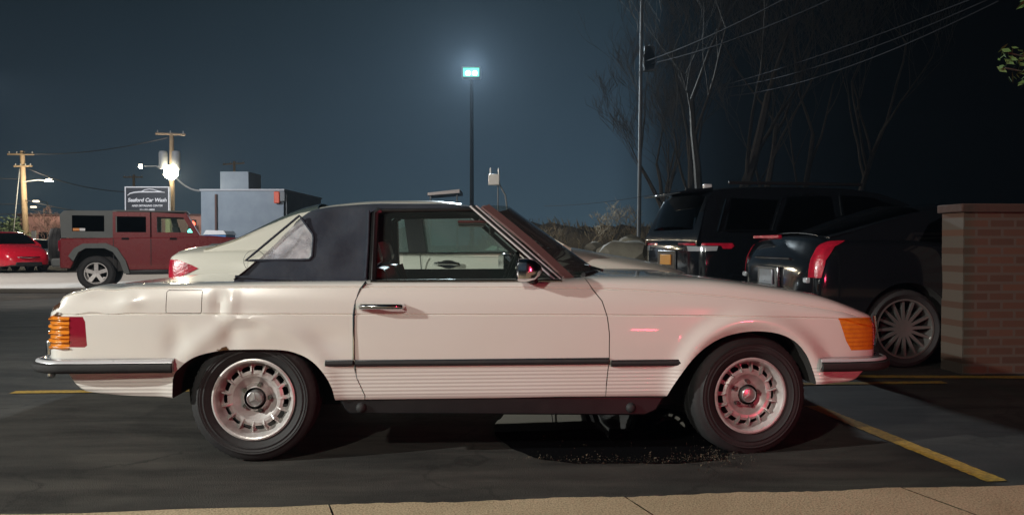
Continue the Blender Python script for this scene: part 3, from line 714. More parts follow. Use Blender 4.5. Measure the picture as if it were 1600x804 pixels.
# clouded plastic panes
def plastic(name, tr, rough, col=(.78, .78, .80)):
    m = bpy.data.materials.new(name); m.use_nodes = True; t = m.node_tree; t.nodes.clear()
    o = nd(t, 'ShaderNodeOutputMaterial'); mx = nd(t, 'ShaderNodeMixShader'); a = nd(t, 'ShaderNodeBsdfTransparent'); b = nd(t, 'ShaderNodeBsdfPrincipled')
    a.inputs[0].default_value = (.75, .76, .8, 1); b.inputs['Base Color'].default_value = (*col, 1); b.inputs['Roughness'].default_value = rough
    c = nd(t, 'ShaderNodeTexCoord'); n = nd(t, 'ShaderNodeTexNoise', i_Scale=7.0, i_Detail=5.0, i_Distortion=1.5); ln(t, c, 'Object', n, 0)
    r = nd(t, 'ShaderNodeMapRange', i_From_Min=.35, i_From_Max=.65, i_To_Min=tr-.15, i_To_Max=tr+.15); ln(t, n, 0, r, 0)
    bp = nd(t, 'ShaderNodeBump', i_Strength=.5, i_Distance=.02); ln(t, n, 0, bp, 'Height'); ln(t, bp, 0, b, 'Normal')
    ln(t, r, 0, mx, 0); ln(t, a, 0, mx, 1); ln(t, b, 0, mx, 2); ln(t, mx, 0, o, 0); return m
M['plastic'] = plastic('clouded_plastic', .32, .3)
gsh = boolean(top_shell(.006).mesh(), top_shell(.009, .1, .1).mesh())
for s in (-1, 1):
    pn = boolean(gsh.copy(), prism(offset_poly(quarter, .012), s*.3, s*1.1), 'INTERSECT'); objm('quarter_window', pn, M['plastic'], ts_o)
pn = boolean(gsh.copy(), G().prism(rear_strip, -.46, .46).mesh(), 'INTERSECT'); objm('rear_window', pn, M['plastic'], ts_o)
# canvas seams and folds
for s in (-1, 1):
    g = G()
    for ptl in ([(573, 434), (574, 380), (573, 328)], [(372, 431), (420, 434), (480, 436), (570, 438)]):
        pts = [uz(*p, -.74) for p in ptl]; N = 10
        pp = []
        for i in range(len(pts)-1):
            for q in range(5):
                t_ = q/5; u_ = pts[i][0]*(1-t_)+pts[i+1][0]*t_; z_ = pts[i][1]*(1-t_)+pts[i+1][1]*t_; pp.append((u_, z_))
        pp.append(pts[-1])
        g.tube([(u_, s*(.795-(.175)*max(0, (z_-.888))/.41+.008), z_) for u_, z_ in pp], .007, 6)
    qd = []
    for i_ in range(len(quarter)):
        a_, b_ = V(offset_poly(quarter, .006)[i_]), V(offset_poly(quarter, .006)[(i_+1) % len(quarter)])
        qd += [a_.lerp(b_, k_/8) for k_ in range(8)]
    g.tube([(q_.x, s*(.795-.175*max(0, q_.y-.888)/.41+.004), q_.y) for q_ in qd], .0065, 6, None, True)
    g.obj('canvas_hem', M['fabric'], ts_o)
# side glass with chrome/black frame, both sides
def gy(z): return .775-.175*max(0, z-.888)/.41
for s in (-1, 1):
    P = [uz(*p, y_) for p in [(598, 440), (598, 334), (606, 330), (744, 330), (768, 348), (842, 440)]]
    pane = G(); pane.add([(u, s*gy(z), z) for u, z in P], [tuple(range(len(P)))]); po = pane.obj('side_window', M['glass'], root, False)
    fr = [uz(*p, y_) for p in [(584, 438), (584, 334), (592, 328), (744, 326), (768, 343), (848, 440)]]
    G().tube([(u, s*(gy(z)+.002), z) for u, z in fr[:3]], .022, 8).obj('rear_window_post', M['blackplastic'], root)
    G().tube([(u, s*(gy(z)+.002), z) for u, z in fr[2:4]], .010, 8).obj('window_seal', M['blackplastic'], root)
    # chrome strip along the belt
    G().tube([(U(577), s*.835, .886), (U(880), s*.835, .888)], .009, 6).obj('belt_trim', M['chrome_dark'], root)
    # windscreen pillar, tapered and leaning inward
    a = uz(897, 443, -.76); b = uz(757, 322, -.65)
    n = 12; vs = []
    prof = [(-.024, .0), (-.022, .022), (-.012, .026), (.026, -.010), (.026, -.026), (-.024, -.024)]
    for i in range(n+1):
        t_ = i/n; u_ = a[0]*(1-t_)+b[0]*t_; z_ = a[1]*(1-t_)+b[1]*t_+.012*sin(pi*t_); yv = .765*(1-t_)+.645*t_
        for p, q in prof: vs.append((u_+p*.95, s*(yv+q*.8), z_+p*.42))
    m_ = len(prof)
    fs = [(i*m_+k_, i*m_+(k_+1) % m_, (i+1)*m_+(k_+1) % m_, (i+1)*m_+k_) for i in range(n) for k_ in range(m_)]+[tuple(range(m_)), tuple(n*m_+k_ for k_ in range(m_))]
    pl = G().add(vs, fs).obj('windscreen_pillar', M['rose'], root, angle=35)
    for off, r, mm in ((-.042, .0075, 'trim'), (-.068, .0065, 'trim'), (-.055, .010, 'blackplastic')):
        G().tube([(a[0]+off*1.1, s*(.765+.016), a[1]), (b[0]+off*1.1, s*(.645+.016), b[1])], r, 6).obj('pillar_trim' if mm == 'trim' else 'pillar_seal', M[mm], pl)
a = uz(897, 443, -.76); b = uz(757, 322, -.65)
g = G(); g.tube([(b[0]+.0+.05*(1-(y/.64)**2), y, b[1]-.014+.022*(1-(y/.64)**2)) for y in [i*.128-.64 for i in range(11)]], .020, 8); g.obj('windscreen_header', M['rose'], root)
g = G(); n1, n2 = 16, 8; vs = []
for j in range(n2+1):
    t_ = j/n2; wy = .75*(1-t_)+.635*t_; u_ = (a[0]+.03)*(1-t_)+(b[0]+.035)*t_; z_ = (a[1]+.005)*(1-t_)+(b[1]+.005)*t_
    for i in range(n1+1):
        yy = -1+2*i/n1; vs.append((u_+.24*(1-abs(yy)**2.6)*(1-.45*t_), yy*wy, z_+.012*(1-yy*yy)))
g.add(vs, [(j*(n1+1)+i, j*(n1+1)+i+1, (j+1)*(n1+1)+i+1, (j+1)*(n1+1)+i) for j in range(n2) for i in range(n1)]); g.obj('windscreen', M['screenglass'], root)
# scuttle, wipers, washer ridge
g = G(); g.tube([(a[0]+.05+.15*(1-(y/.75)**2), y, .915) for y in [i*.15-.75 for i in range(11)]], .012, 8); g.obj('scuttle_seal', M['blackplastic'], root)
for y0 in (-.52, .12):
    g = G(); g.tube([(U(955)+.02, y0, .93), (U(935)+.02, y0+.22, .955), (U(925), y0+.48, .96)], .008, 6); g.tube([(U(940), y0+.0, .955), (U(915), y0+.5, .965)], .005, 6); g.obj('wiper', M['blackplastic'], root)
g = G(); n = 18; vs = []
for i in range(n+1):
    t_ = i/n; u_ = U(925)+(U(1032)-U(925))*t_; ww = .075*sin(pi*min(1, .15+.85*(1-t_)))+.004; hh = .030*(1-t_)**.5*min(1, t_*9+.2)
    for q in range(7):
        an = pi*q/6; vs.append((u_, -.60+ww*cos(an), .886+hh*sin(an)-.004))
g.add(vs, [(i*7+q, i*7+q+1, (i+1)*7+q+1, (i+1)*7+q) for i in range(n) for q in range(6)]); g.obj('air_intake_hump', CR, root)
# door mirror
mx_, mz = uz(828, 422, -.93)
for s in (-1, 1):
    g = G(); mxm = Matrix.Translation((mx_, s*.905, mz+.0)) @ Matrix.Rotation(s*R(12), 4, 'Z')
    n = 12; vs = []; rings = [(-.052, .92), (-.045, 1.0), (-.01, 1.0), (.03, .82), (.055, .45), (.062, .1)]
    for xo, sc_ in rings:
        for k_ in range(n):
            t_ = 2*pi*k_/n; cc, ss = cos(t_), sin(t_); e = .55
            vs.append((xo, .082*sc_*math.copysign(abs(cc)**e, cc), .058*sc_*math.copysign(abs(ss)**e, ss)))
    fs = [(i*n+k_, i*n+(k_+1) % n, (i+1)*n+(k_+1) % n, (i+1)*n+k_) for i in range(len(rings)-1) for k_ in range(n)]+[tuple(range(n)), tuple((len(rings)-1)*n+k_ for k_ in range(n))]
    g.add(vs, fs, mxm); mo = g.obj('door_mirror', M['chrome'], root)
    G().tube([(mx_+.01, s*.88, mz-.04), (mx_+.03, s*.84, .885)], .022, 8).obj('mirror_stalk', M['blackplastic'], mo)
    gg = G(); gg.box((-.056, -.072, -.048), (-.0535, .072, .048), mxm); gg.obj('mirror_glass', M['chrome'], mo, False)
# cabin
for s in (-1, 1):
    g = G(); u0 = U(640); mx = Matrix.Translation((u0+.0, s*.37, .42)) @ Matrix.Rotation(R(-16), 4, 'Y')
    g.box((u0-.03, s*.37-.24, .30), (u0+.47, s*.37+.24, .46)); g.box((-.14, -.24, -.02), (0, .24, .56), mx)
    so = g.obj('seat', M['leather'], root, bevel=.045)
    h = G(); h.box((-.12, -.12, .575), (-.02, .12, .71), mx); h.obj('headrest', M['leather'], so, bevel=.035)
    pp = G()
    for q in range(7):
        y = -.2+q*.066; pp.tube([(.004, y, .02), (.008, y, .3), (.004, y, .54)], .007, 6, mx)
    pp.obj('seat_piping', M['leather'], so)
g = G(); g.box((U(835), -.73, .60), (U(900), .73, .86)); g.box((U(860), -.72, .86), (U(912), .72, .905)); g.obj('dashboard', M['blackplastic'], root, bevel=.03)
g = G(); cxx = (U(812), .36, .84); mx = Matrix.Translation(cxx) @ Matrix.Rotation(R(-66), 4, 'Y')
g.tube([(.185*cos(2*pi*i/28), .185*sin(2*pi*i/28), 0) for i in range(28)], .014, 8, mx, True)
for q in (0, 1, 2, 3): g.tube([(0, 0, -.02), (.18*cos(pi/2*q+.5), .18*sin(pi/2*q+.5), 0)], .014, 6, mx)
g.tube([(0, 0, -.01), (0, 0, -.22)], .03, 8, mx); g.obj('steering_wheel', M['blackplastic'], root)
for s in (-1, 1):
    g = G(); g.box((U(715), s*.33-.22, 1.185), (U(768), s*.33+.22, 1.20), Matrix.Identity(4)); g.obj('sun_visor', M['leather'], root, bevel=.006)
g = G(); g.box((U(775), -.10, 1.13), (U(783), .10, 1.185)); g.tube([(U(780), 0, 1.16), (U(770), 0, 1.24)], .008, 6); g.obj('rear_view_mirror', M['blackplastic'], root, bevel=.01)
g = G(); g.box((U(478), -.70, .46), (U(560), .70, .80)); g.obj('rear_shelf', M['leather'], root, bevel=.03)
# nose: grille, headlamps (seen only from further round)
g = G(); g.box((3.17, -.34, .50), (3.225, .34, .66)); g.obj('grille', M['blackplastic'], root, bevel=.01)
g = G(); g.box((3.225, -.35, .585), (3.24, .35, .60)); g.tube([(3.23, -.35, .49), (3.23, .35, .49), (3.23, .35, .67), (3.23, -.35, .67)], .009, 6, None, True); g.obj('grille_bar', M['chrome'], root)
for s in (-1, 1):
    g = G(); g.box((3.14, min(s*.38, s*.62), .51), (3.22, max(s*.38, s*.62), .64)); g.obj('headlamp', M['headlens'], root, bevel=.02)
    G().tube([(3.18, s*.775, .70), (3.19, s*.775, .62), (3.18, s*.775, .545)], .010, 8).obj('lamp_bezel', M['chrome'], root)
G().tube([(-.80, -.25, .36), (-.99, -.25, .36)], .024, 10).obj('exhaust_pipe', M['chrome_dark'], root)
g = G().box((U(535), -.60, .25), (U(1030), .60, .31)); g.box((-.8, -.5, .36), (U(535), .5, .47)); g.box((U(1030), -.5, .22), (2.9, .5, .5)); g.obj('underbody', M['drum'], root)
for s in (-1, 1):   # arch liners
    [G().prism(offset_poly(Q, .03), s*.56, s*.60).obj('arch_liner', M['drum'], root, False) for Q in (RA, FA)]
wr = wheel(root, uz(395.5, 632, -.86)[0], -.862, .310, .200, .21, 'bundt', rot=.02)
wf = wheel(root, uz(1172, 625, -.86)[0], -.850, .310, .194, .21, 'bundt', steer=R(6), rot=.16, flat=.012)
wheel(root, 0, .862, .302, .192, .205, 'bundt', rot=.3); wheel(root, WB, .850, .302, .192, .205, 'bundt', rot=.5, steer=R(6))

# ---- white saloon beside it
sp = at(258, 400, 6.60); yaw = R(3.8)
loc = V((sp.x, sp.y, 0))+V((cos(yaw), sin(yaw), 0))*1.0+V((-sin(yaw), cos(yaw), 0))*.88
sed = thing('saloon_car', 'warm white modern saloon parked on the far side of the cream roadster', 'car', loc, yaw)
body = [(-1.04, .62, .40, .86, .90), (-1.01, .78, .33, .93, .98), (-.96, .84, .28, .955, 1.03), (-.8, .875, .24, .965, 1.06), (-.4, .895, .20, .97, 1.08), (.5, .90, .18, .96, 1.02), (1.7, .90, .18, .94, 1.0), (2.3, .90, .18, .93, 1.05), (2.7, .90, .19, .88, .99), (3.1, .885, .20, .80, .92), (3.4, .85, .22, .72, .83), (3.55, .76, .25, .64, .74), (3.63, .55, .3, .55, .62)]
gh = [(-.72, 1.03), (-.50, 1.11), (-.2, 1.26), (.05, 1.37), (.35, 1.435), (.7, 1.465), (1.1, 1.47), (1.5, 1.43), (1.95, 1.27), (2.35, 1.04)]
win = [('rear_door_window', [(.10, .99), (.80, .99), (.74, 1.375), (.42, 1.34), (.18, 1.20)]), ('front_door_window', [(.93, .99), (2.0, .99), (1.78, 1.16), (1.45, 1.33), (.87, 1.375)])]
fg = [('rear_windscreen', [(-.66, 1.0), (-.45, 1.06), (.2, 1.35), (.1, 1.55), (-.4, 1.35), (-.8, 1.1)], .62), ('windscreen', [(2.3, 1.02), (1.40, 1.36), (1.45, 1.55), (2.6, 1.15)], .62)]
wsh = [(n_, [(u+.18 if n_[0] == 'r' else u+.18, z) for u, z in P]) for n_, P in win]
make_car(sed, body, gh, .985, .80, .60, wsh, M['sedanwhite'], M['greenglass'], (0, 2.80), fg, hi=True)
def tl_poly(root, P, s, m, name, body, pr=.006, y0=.5):
    me_ = loft([[(y*(1+pr/.85) if y > .1 else y, z) for y, z in body_ring(*interp(body, u), True)] for u in dense(body, 90)], dense(body, 90)).mesh()
    r_ = boolean(me_, prism(P, s*y0, s*1.2), 'INTERSECT'); return objm(name, r_, m, root)
for s in (-1, 1):
    tl_poly(sed, [(-1.1, .94), (-.92, .94), (-.80, .90), (-.74, .87), (-.82, .83), (-.90, .80), (-1.1, .79)], s, M['redlens_lit'], 'tail_lamp', body)
    h = G(); h.tube([(1.19, s*.895, .905), (1.22, s*.93, .912), (1.33, s*.935, .912), (1.39, s*.90, .905)], [.012, .014, .014, .012], 8)
    h.lathe([(0, .012), (.06, .006), (.075, 0)], 20, Matrix.Translation((1.30, s*.893, .902)) @ Matrix.Scale(.45, 4, (0, 0, 1))); h.obj('door_handle', M['chrome'], sed)
    G().tube([(1.07, s*.905, .98), (1.085, s*.908, .8), (1.10, s*.905, .5), (1.10, s*.90, .25)], .004, 5).obj('door_seam', M['blackplastic'], sed)
    G().tube([(2.15, s*.905, .95), (2.19, s*.908, .8), (2.19, s*.905, .5), (2.15, s*.90, .25)], .004, 5).obj('door_seam', M['blackplastic'], sed)
    G().tube([(.1, s*.812, .995), (1.2, s*.812, .99), (2.15, s*.812, .995)], .010, 6).obj('window_trim', M['chrome'], sed)
    G().lathe([(.088, -.002), (.091, 0), (.088, .002)], 30, Matrix.Translation((-.28, s*.893, .93))).obj('fuel_flap', M['chrome_dark'], sed) if s < 0 else None
    g = G(); g.box((2.03, min(s*.86, s*1.05), 1.0), (2.13, max(s*.86, s*1.05), 1.13)); g.obj('door_mirror', M['sedanwhite'], sed, bevel=.03)

_us = dense(gh, 50)
_o = loft([gh_ring(.806, .606, .985, interp(gh, u)[0]+.004, max(k[1] for k in gh)-.985, .05, True) for u in _us], _us)
for s in (-1, 1):
    pm_ = boolean(_o.mesh(), G().prism([(.97, .992), (1.12, .992), (1.06, 1.385), (.91, 1.385)], s*.5, s*1.2).mesh(), 'INTERSECT'); objm('door_pillar', pm_, M['blackplastic'], sed)
# ---- dark cars to the right
def darkcar(name, label, px, py, Y, yaw, uref, w, **k):
    sp = at(px, py, Y); loc = V((sp.x, sp.y, 0))-V((cos(yaw), sin(yaw), 0))*uref+V((-sin(yaw), cos(yaw), 0))*w
    return thing(name, label, 'car', loc, yaw)
bs = darkcar('saloon_car', 'black saloon with tall slanted red tail lamps and many spoked wheel', 1415, 515, 6.95, R(3.5), 0, .88)
bq = lambda u: u if u > -.6 else -.6+(u+.6)*.5
bbody = [(-1.10, .60, .42, .74, .84), (-1.06, .76, .34, .84, .92), (-.98, .85, .28, .92, 1.02), (-.85, .885, .25, 1.0, 1.13), (-.6, .90, .22, 1.03, 1.165), (0, .92, .2, 1.02, 1.17), (1.0, .92, .19, .98, 1.05), (2.0, .92, .19, .96, 1.02), (2.6, .92, .2, .93, 1.02), (3.3, .88, .22, .82, .9), (3.6, .78, .26, .7, .78), (3.7, .5, .32, .6, .68)]
bbody = [(bq(k_[0]),)+k_[1:] for k_ in bbody]
bgh = [(-.62, 1.14), (-.4, 1.20), (0, 1.32), (.35, 1.41), (.75, 1.455), (1.2, 1.45), (1.7, 1.36), (2.1, 1.18), (2.4, 1.05)]
bwin = [('rear_door_window', [(.15, 1.06), (.85, 1.06), (.85, 1.37), (.55, 1.35), (.3, 1.24)]), ('front_door_window', [(.95, 1.06), (2.0, 1.06), (1.5, 1.35), (.95, 1.39)])]
bfg = [('rear_windscreen', [(-.62, 1.12), (-.3, 1.13), (.3, 1.33), (.2, 1.55), (-.5, 1.3), (-.8, 1.2)], .6), ('windscreen', [(2.3, 1.06), (1.55, 1.34), (1.6, 1.6), (2.6, 1.2)], .62)]
make_car(bs, bbody, bgh, 1.03, .80, .60, bwin, M['black'], M['blackglass'], (0, 2.85), bfg, hi=True, style='16', alloy='alloy_dim', Rr=.255, Rt=.34)
for s in (-1, 1):
    tl_poly(bs, [(-.90, .78), (-.75, .78), (-.71, .93), (-.62, 1.05), (-.47, 1.11), (-.45, 1.16), (-.60, 1.17), (-.72, 1.10), (-.79, .98), (-.86, .9)], s, M['redlens_lit'], 'tail_lamp', bbody, .010, .78)
    G().box((-.845, min(s*.72, s*.80), .73), (-.78, max(s*.72, s*.80), .78)).obj('reversing_lamp', M['clear'], bs, bevel=.01)
G().box((-.735, .10, 1.125), (-.70, .78, 1.155)).obj('brake_light', M['redlens_lit'], bs, bevel=.004)
G().box((-.85, -.42, .925), (-.80, .42, .945)).obj('boot_trim', M['chrome_dark'], bs, bevel=.008)
g = G(); g.box((-.885, -.25, .66), (-.85, .25, .86)); g.obj('plate_recess', M['chrome_dark'], bs, bevel=.01)
g = G(); g.box((-.900, -.16, .69), (-.888, .16, .83)); g.obj('number_plate', M['silver'], bs, bevel=.003)
sv = darkcar('suv_car', 'black sport utility car with roof spoiler, orange plate and thin red tail lamps', 1102, 420, 9.5, R(11), -.93, .95)
vb = [(-1.02, .66, .48, 1.02, 1.08), (-.98, .84, .38, 1.08, 1.14), (-.9, .92, .32, 1.10, 1.16), (-.6, .95, .28, 1.11, 1.16), (1, .96, .25, 1.09, 1.14), (2.2, .96, .25, 1.08, 1.16), (2.6, .96, .26, 1.06, 1.18), (3.3, .94, .28, 1.0, 1.1), (3.7, .85, .32, .92, 1.0), (3.82, .6, .4, .8, .9)]
vg = [(-1.0, 1.12), (-.90, 1.40), (-.80, 1.66), (-.70, 1.745), (-.4, 1.78), (.3, 1.80), (1.0, 1.79), (1.5, 1.74), (1.9, 1.60), (2.3, 1.38), (2.7, 1.15)]
vw = [('quarter_window', [(-.62, 1.24), (-.05, 1.24), (.12, 1.60), (-.50, 1.62)]), ('rear_door_window', [(.05, 1.2), (.85, 1.2), (.85, 1.66), (.24, 1.64)]), ('front_door_window', [(.97, 1.2), (2.15, 1.2), (1.7, 1.55), (1.4, 1.65), (.97, 1.67)])]
vfg = [('rear_windscreen', [(-1.2, 1.24), (-.84, 1.24), (-.68, 1.62), (-1.0, 1.64)], .66), ('windscreen', [(2.55, 1.2), (1.7, 1.62), (1.8, 1.9), (3, 1.3)], .70)]
make_car(sv, vb, vg, 1.10, .87, .70, vw, M['black'], M['blackglass'], (0, 2.95), vfg, hi=True, style='10', alloy='alloy_dim', Rt=.38, Rr=.27, wheel_w=.26)
g = G(); g.add([(-.70, -.66, 1.755), (-.70, .66, 1.755), (-1.12, .62, 1.70), (-1.12, -.62, 1.70), (-.70, -.66, 1.715), (-.70, .66, 1.715), (-1.10, .62, 1.675), (-1.10, -.62, 1.675)], [(0, 1, 2, 3), (4, 7, 6, 5), (0, 3, 7, 4), (1, 5, 6, 2), (2, 6, 7, 3), (0, 4, 5, 1)]); g.obj('roof_spoiler', M['black'], sv, bevel=.01)
for s in (-1, 1):
    tl_poly(sv, [(-1.1, 1.075), (-.58, 1.075), (-.56, 1.04), (-.60, 1.01), (-.70, 1.01), (-.72, 1.045), (-1.1, 1.05)], s, M['redlens_lit'], 'tail_lamp', vb, .012, .35)
    tl_poly(sv, [(-1.1, 1.04), (-.76, 1.04), (-.78, .985), (-1.1, .975)], s, M['clear'], 'reversing_lamp', vb, .010, .5)
    G().tube([(-.66, s*.885, 1.225), (-.05, s*.885, 1.225), (.13, s*.80, 1.63), (.6, s*.775, 1.69)], .009, 6).obj('window_trim', M['chrome_dark'], sv)
    G().tube([(-.74, s*.865, 1.22), (-.60, s*.79, 1.60)], .012, 6).obj('pillar_trim', M['chrome'], sv)
    G().tube([(.91, s*.885, 1.2), (.90, s*.80, 1.66)], .008, 6).obj('door_pillar_trim', M['chrome_dark'], sv)
    G().box((-.5, s*.66-.015, 1.79), (1.3, s*.66+.015, 1.83)).obj('roof_rail', M['blackplastic'], sv, bevel=.01)
G().box((-.53, -.03, 1.78), (-.42, .03, 1.84)).obj('roof_aerial', M['white'], sv, bevel=.012)
g = G(); g.box((-1.055, -.17, .80), (-1.035, .17, .93)); g.obj('number_plate', mat('orange_plate', (.75, .33, .05), .4), sv, bevel=.003)
g = G(); g.box((-1.09, -.75, .44), (-.92, .75, .60)); g.obj('rear_bumper', M['blackplastic'], sv, bevel=.03)
g = G(); g.box((-1.04, -.30, .74), (-1.02, .30, .98)); g.obj('plate_recess', M['blackplastic'], sv, bevel=.02)

# ---- maroon off-roader across the lot
jp = at(151, 428, 18.0); jy = R(0)
jr = thing('offroad_car', 'maroon boxy off road car with grey hard top and spare wheel on its tail', 'car', (jp.x-sin(R(20))*.8, jp.y+.8*cos(R(20)), .02), R(20))
js = 1264/18.0
def J(px, py): return ((px-151)/js, (458-py)/js)
g = G().prism([J(100, 377), J(100, 423), J(115, 424), J(124, 405), J(140, 387), J(165, 387), J(182, 408), J(192, 428), J(300, 428), J(306, 408), J(322, 387), J(350, 387), J(366, 410), J(374, 410), J(374, 377), J(318, 372), J(300, 372), J(297, 374)], -.80, .80)
for cx in (151, 338): G().box(((cx-151)/js-.62, -.56, .42), ((cx-151)/js+.62, .56, 1.03)).obj('wheel_well', M['drum'], jr, False)
jb = g.obj('body', M['maroon'], jr, True, 30, bevel=.03); dark_arches(jb, ((0, .385), (187/js, .385)), .8, .85)
hd = [J(102, 376), J(100, 340), J(106, 334), J(180, 333), J(180, 376)]
top = G().prism(hd, -.76, .76).mesh(); top = boolean(top, G().prism([(x*.94+.02, z*.96+.03) for x, z in hd], -.71, .71).mesh())
qw = [J(117, 341), J(162, 341), J(162, 366), J(117, 366)]
top = boolean(top, G().prism(qw, -1, 1).mesh()); objm('hard_top', top, M['jeepgrey'], jr, angle=30)
for s in (-1, 1):
    G().prism(qw, s*.735, s*.745).obj('quarter_window', M['blackglass'], jr, False)
for nm, P, W1, W2 in (('rear_door', [J(174, 377), J(174, 335), J(228, 335), J(228, 377)], J(178, 341)+J(221, 367), 1), ('front_door', [J(230, 377), J(230, 335), J(280, 337), J(300, 372), J(300, 377)], J(238, 341)+J(0, 0), 0)):
    for s in (-1, 1):
        mm = G().prism(P, s*.72, s*.77).mesh()
        wp = [J(178, 342), J(222, 342), J(222, 367), J(178, 367)] if W2 else [J(238, 342), J(277, 343), J(291, 367), J(238, 367)]
        mm = boolean(mm, G().prism(wp, s*.6, s*.9).mesh()); dob = objm(nm, mm, M['maroon'], jr, angle=30)
        G().prism(wp, s*.745, s*.75).obj('door_window', M['blackglass'] if W2 else M['glass'], dob, False)
        hx = 214 if W2 else 284
        G().tube([(J(hx-7-(20 if not W2 else 0)-(20 if W2 else 0), 377)[0], s*.815, J(0, 377)[1]), (J(hx+3-(20 if not W2 else 0)-(20 if W2 else 0), 377)[0], s*.815, J(0, 377)[1])], .022, 6).obj('door_handle', M['blackplastic'], dob)
        e = J(175 if W2 else 229, 377); G().tube([(e[0], s*.803, e[1]), (e[0], s*.803, .55)], .01, 4).obj('door_seam', M['blackplastic'], dob)
g = G().box((J(174, 0)[0], -.74, J(0, 335)[1]), (J(284, 0)[0], .74, J(0, 332)[1])); g.obj('roof_panel', M['jeepgrey'], jr, bevel=.02)
g = G().prism([J(281, 335), J(303, 374), J(300, 374), J(278, 336)], -.72, .72); g.obj('windscreen_frame', M['maroon'], jr)
for cx in (151, 338):
    for s in (-1, 1):
        g = G(); o_ = [(-38, 404), (-30, 392), (-18, 385), (14, 384), (30, 392), (42, 412), (48, 432)]; i_ = [(40, 432), (34, 414), (24, 398), (12, 392), (-14, 392), (-24, 398), (-31, 412)]
        P = [J(cx+a_, b_) for a_, b_ in o_+i_]; n_ = len(o_)
        for q in range(n_-1):
            A_, B_, C_, D_ = P[q], P[q+1], P[2*n_-2-q], P[2*n_-1-q]
            g.prism([A_, B_, C_, D_], s*.74, s*.93)
        g.obj('wheel_flare', M['jeepgrey'], jr, True, 50)
        wheel(jr, (cx-151)/js, s*.92, .385, .235, .25, '5', rot=.3)
G().box((J(88, 0)[0], -.78, J(0, 421)[1]), (J(112, 0)[0], .78, J(0, 408)[1])).obj('rear_bumper', M['jeepgrey'], jr, bevel=.04)
G().box((J(192, 0)[0], -.82, J(0, 434)[1]), (J(300, 0)[0], .82, J(0, 426)[1])).obj('side_step', M['blackplastic'], jr, bevel=.03)
g = tyre_geo(.40, .24, .26, 60); sw = g.obj('spare_wheel', M['rubber'], jr); sw.rotation_euler = (0, 0, R(90)); sw.location = (J(88, 0)[0], 0, J(0, 388)[1])
G().box((-.1, -.05, -.12), (.1, .05, .12)).obj('spare_hub', M['drum'], sw)
for s in (-1, 1): G().box((J(97.5, 0)[0], min(s*.62, s*.78), J(0, 397)[1]), (J(101.5, 0)[0], max(s*.62, s*.78), J(0, 380)[1])).obj('tail_lamp', M['redlens'], jr, bevel=.02)
g = G(); g.box((J(118, 0)[0], -.752, J(0, 365)[1]), (J(127, 0)[0], -.746, J(0, 361)[1])); g.obj('orange_sticker', mat('orange_sticker', (.7, .25, .05), .5), jr, False)
g = G(); g.box((J(127.3, 0)[0], -.752, J(0, 365)[1]), (J(135, 0)[0], -.746, J(0, 361)[1])); g.obj('white_sticker', M['white'], jr, False)
for x in (-.2, 1.0): seat(jr, x+.8, -.35, M['darkseat'], .8); seat(jr, x+.8, .35, M['darkseat'], .8)
G().prism([J(98, 400), J(98, 372), J(318, 372), J(318, 400)], -.7, .7)

# ---- small cars far left
def farcar(name, label, px, Y, yaw, paint, unose, Hs=1.0):
    sp = at(px, 400, Y); loc = V((sp.x, sp.y, .02))-V((cos(yaw), sin(yaw), 0))*unose
    r_ = thing(name, label, 'car', loc, yaw)
    b_ = [(-.75, .6, .35, .8*Hs, .9*Hs), (-.6, .8, .25, .88*Hs, 1.0*Hs), (0, .86, .2, .9*Hs, 1.0*Hs), (1.6, .87, .2, .88*Hs, 1.0*Hs), (2.2, .86, .2, .82*Hs, 1.02*Hs), (2.7, .82, .22, .72*Hs, .92*Hs), (3.0, .74, .24, .62*Hs, .78*Hs), (3.15, .60, .28, .52*Hs, .62*Hs), (3.2, .4, .32, .45*Hs, .52*Hs)]
    gh_ = [(-.6, .98*Hs), (-.2, 1.25*Hs), (.3, 1.42*Hs), (.9, 1.48*Hs), (1.4, 1.42*Hs), (1.8, 1.25*Hs), (2.3, 1.0*Hs)]
    make_car(r_, b_, gh_, .93*Hs, .76, .56, [('front_door_window', [(.7, .97*Hs), (1.75, .97*Hs), (1.35, 1.3*Hs), (.7, 1.36*Hs)])], paint, M['blackglass'], (0, 2.4), [('windscreen', [(2.25, 1.0*Hs), (1.35, 1.36*Hs), (1.5, 1.6), (2.5, 1.1)], .6)], Rt=.3, Rr=.2, wheel_w=.19)
    for s in (-1, 1):
        G().lathe([(0, -.05), (.08, -.03), (.10, 0), (.1, .1)], 16, Matrix.Translation((2.98, s*.55, .66*Hs)) @ Matrix.Rotation(R(90), 4, 'Z') @ Matrix.Scale(.8, 4, (0, 0, 1))).obj('headlamp', M['headlens'], r_)
        
    G().tube([(3.06, -.52, .55*Hs), (3.22, -.25, .55*Hs), (3.25, 0, .55*Hs), (3.22, .25, .55*Hs), (3.06, .52, .55*Hs)], .025, 6).obj('grille_bar', M['chrome'], r_)
    G().box((3.16, -.42, .24), (3.22, .42, .38)).obj('air_intake', M['blackplastic'], r_, bevel=.02)
    return r_
farcar('compact_car', 'bright red small rounded car at the left edge of the lot', 44, 28.5, R(-38), M['red'], 3.1)
farcar('compact_car', 'silver grey small car between the red car and the maroon off road car', 92, 30.5, R(-38), M['silver'], 3.1, .82)

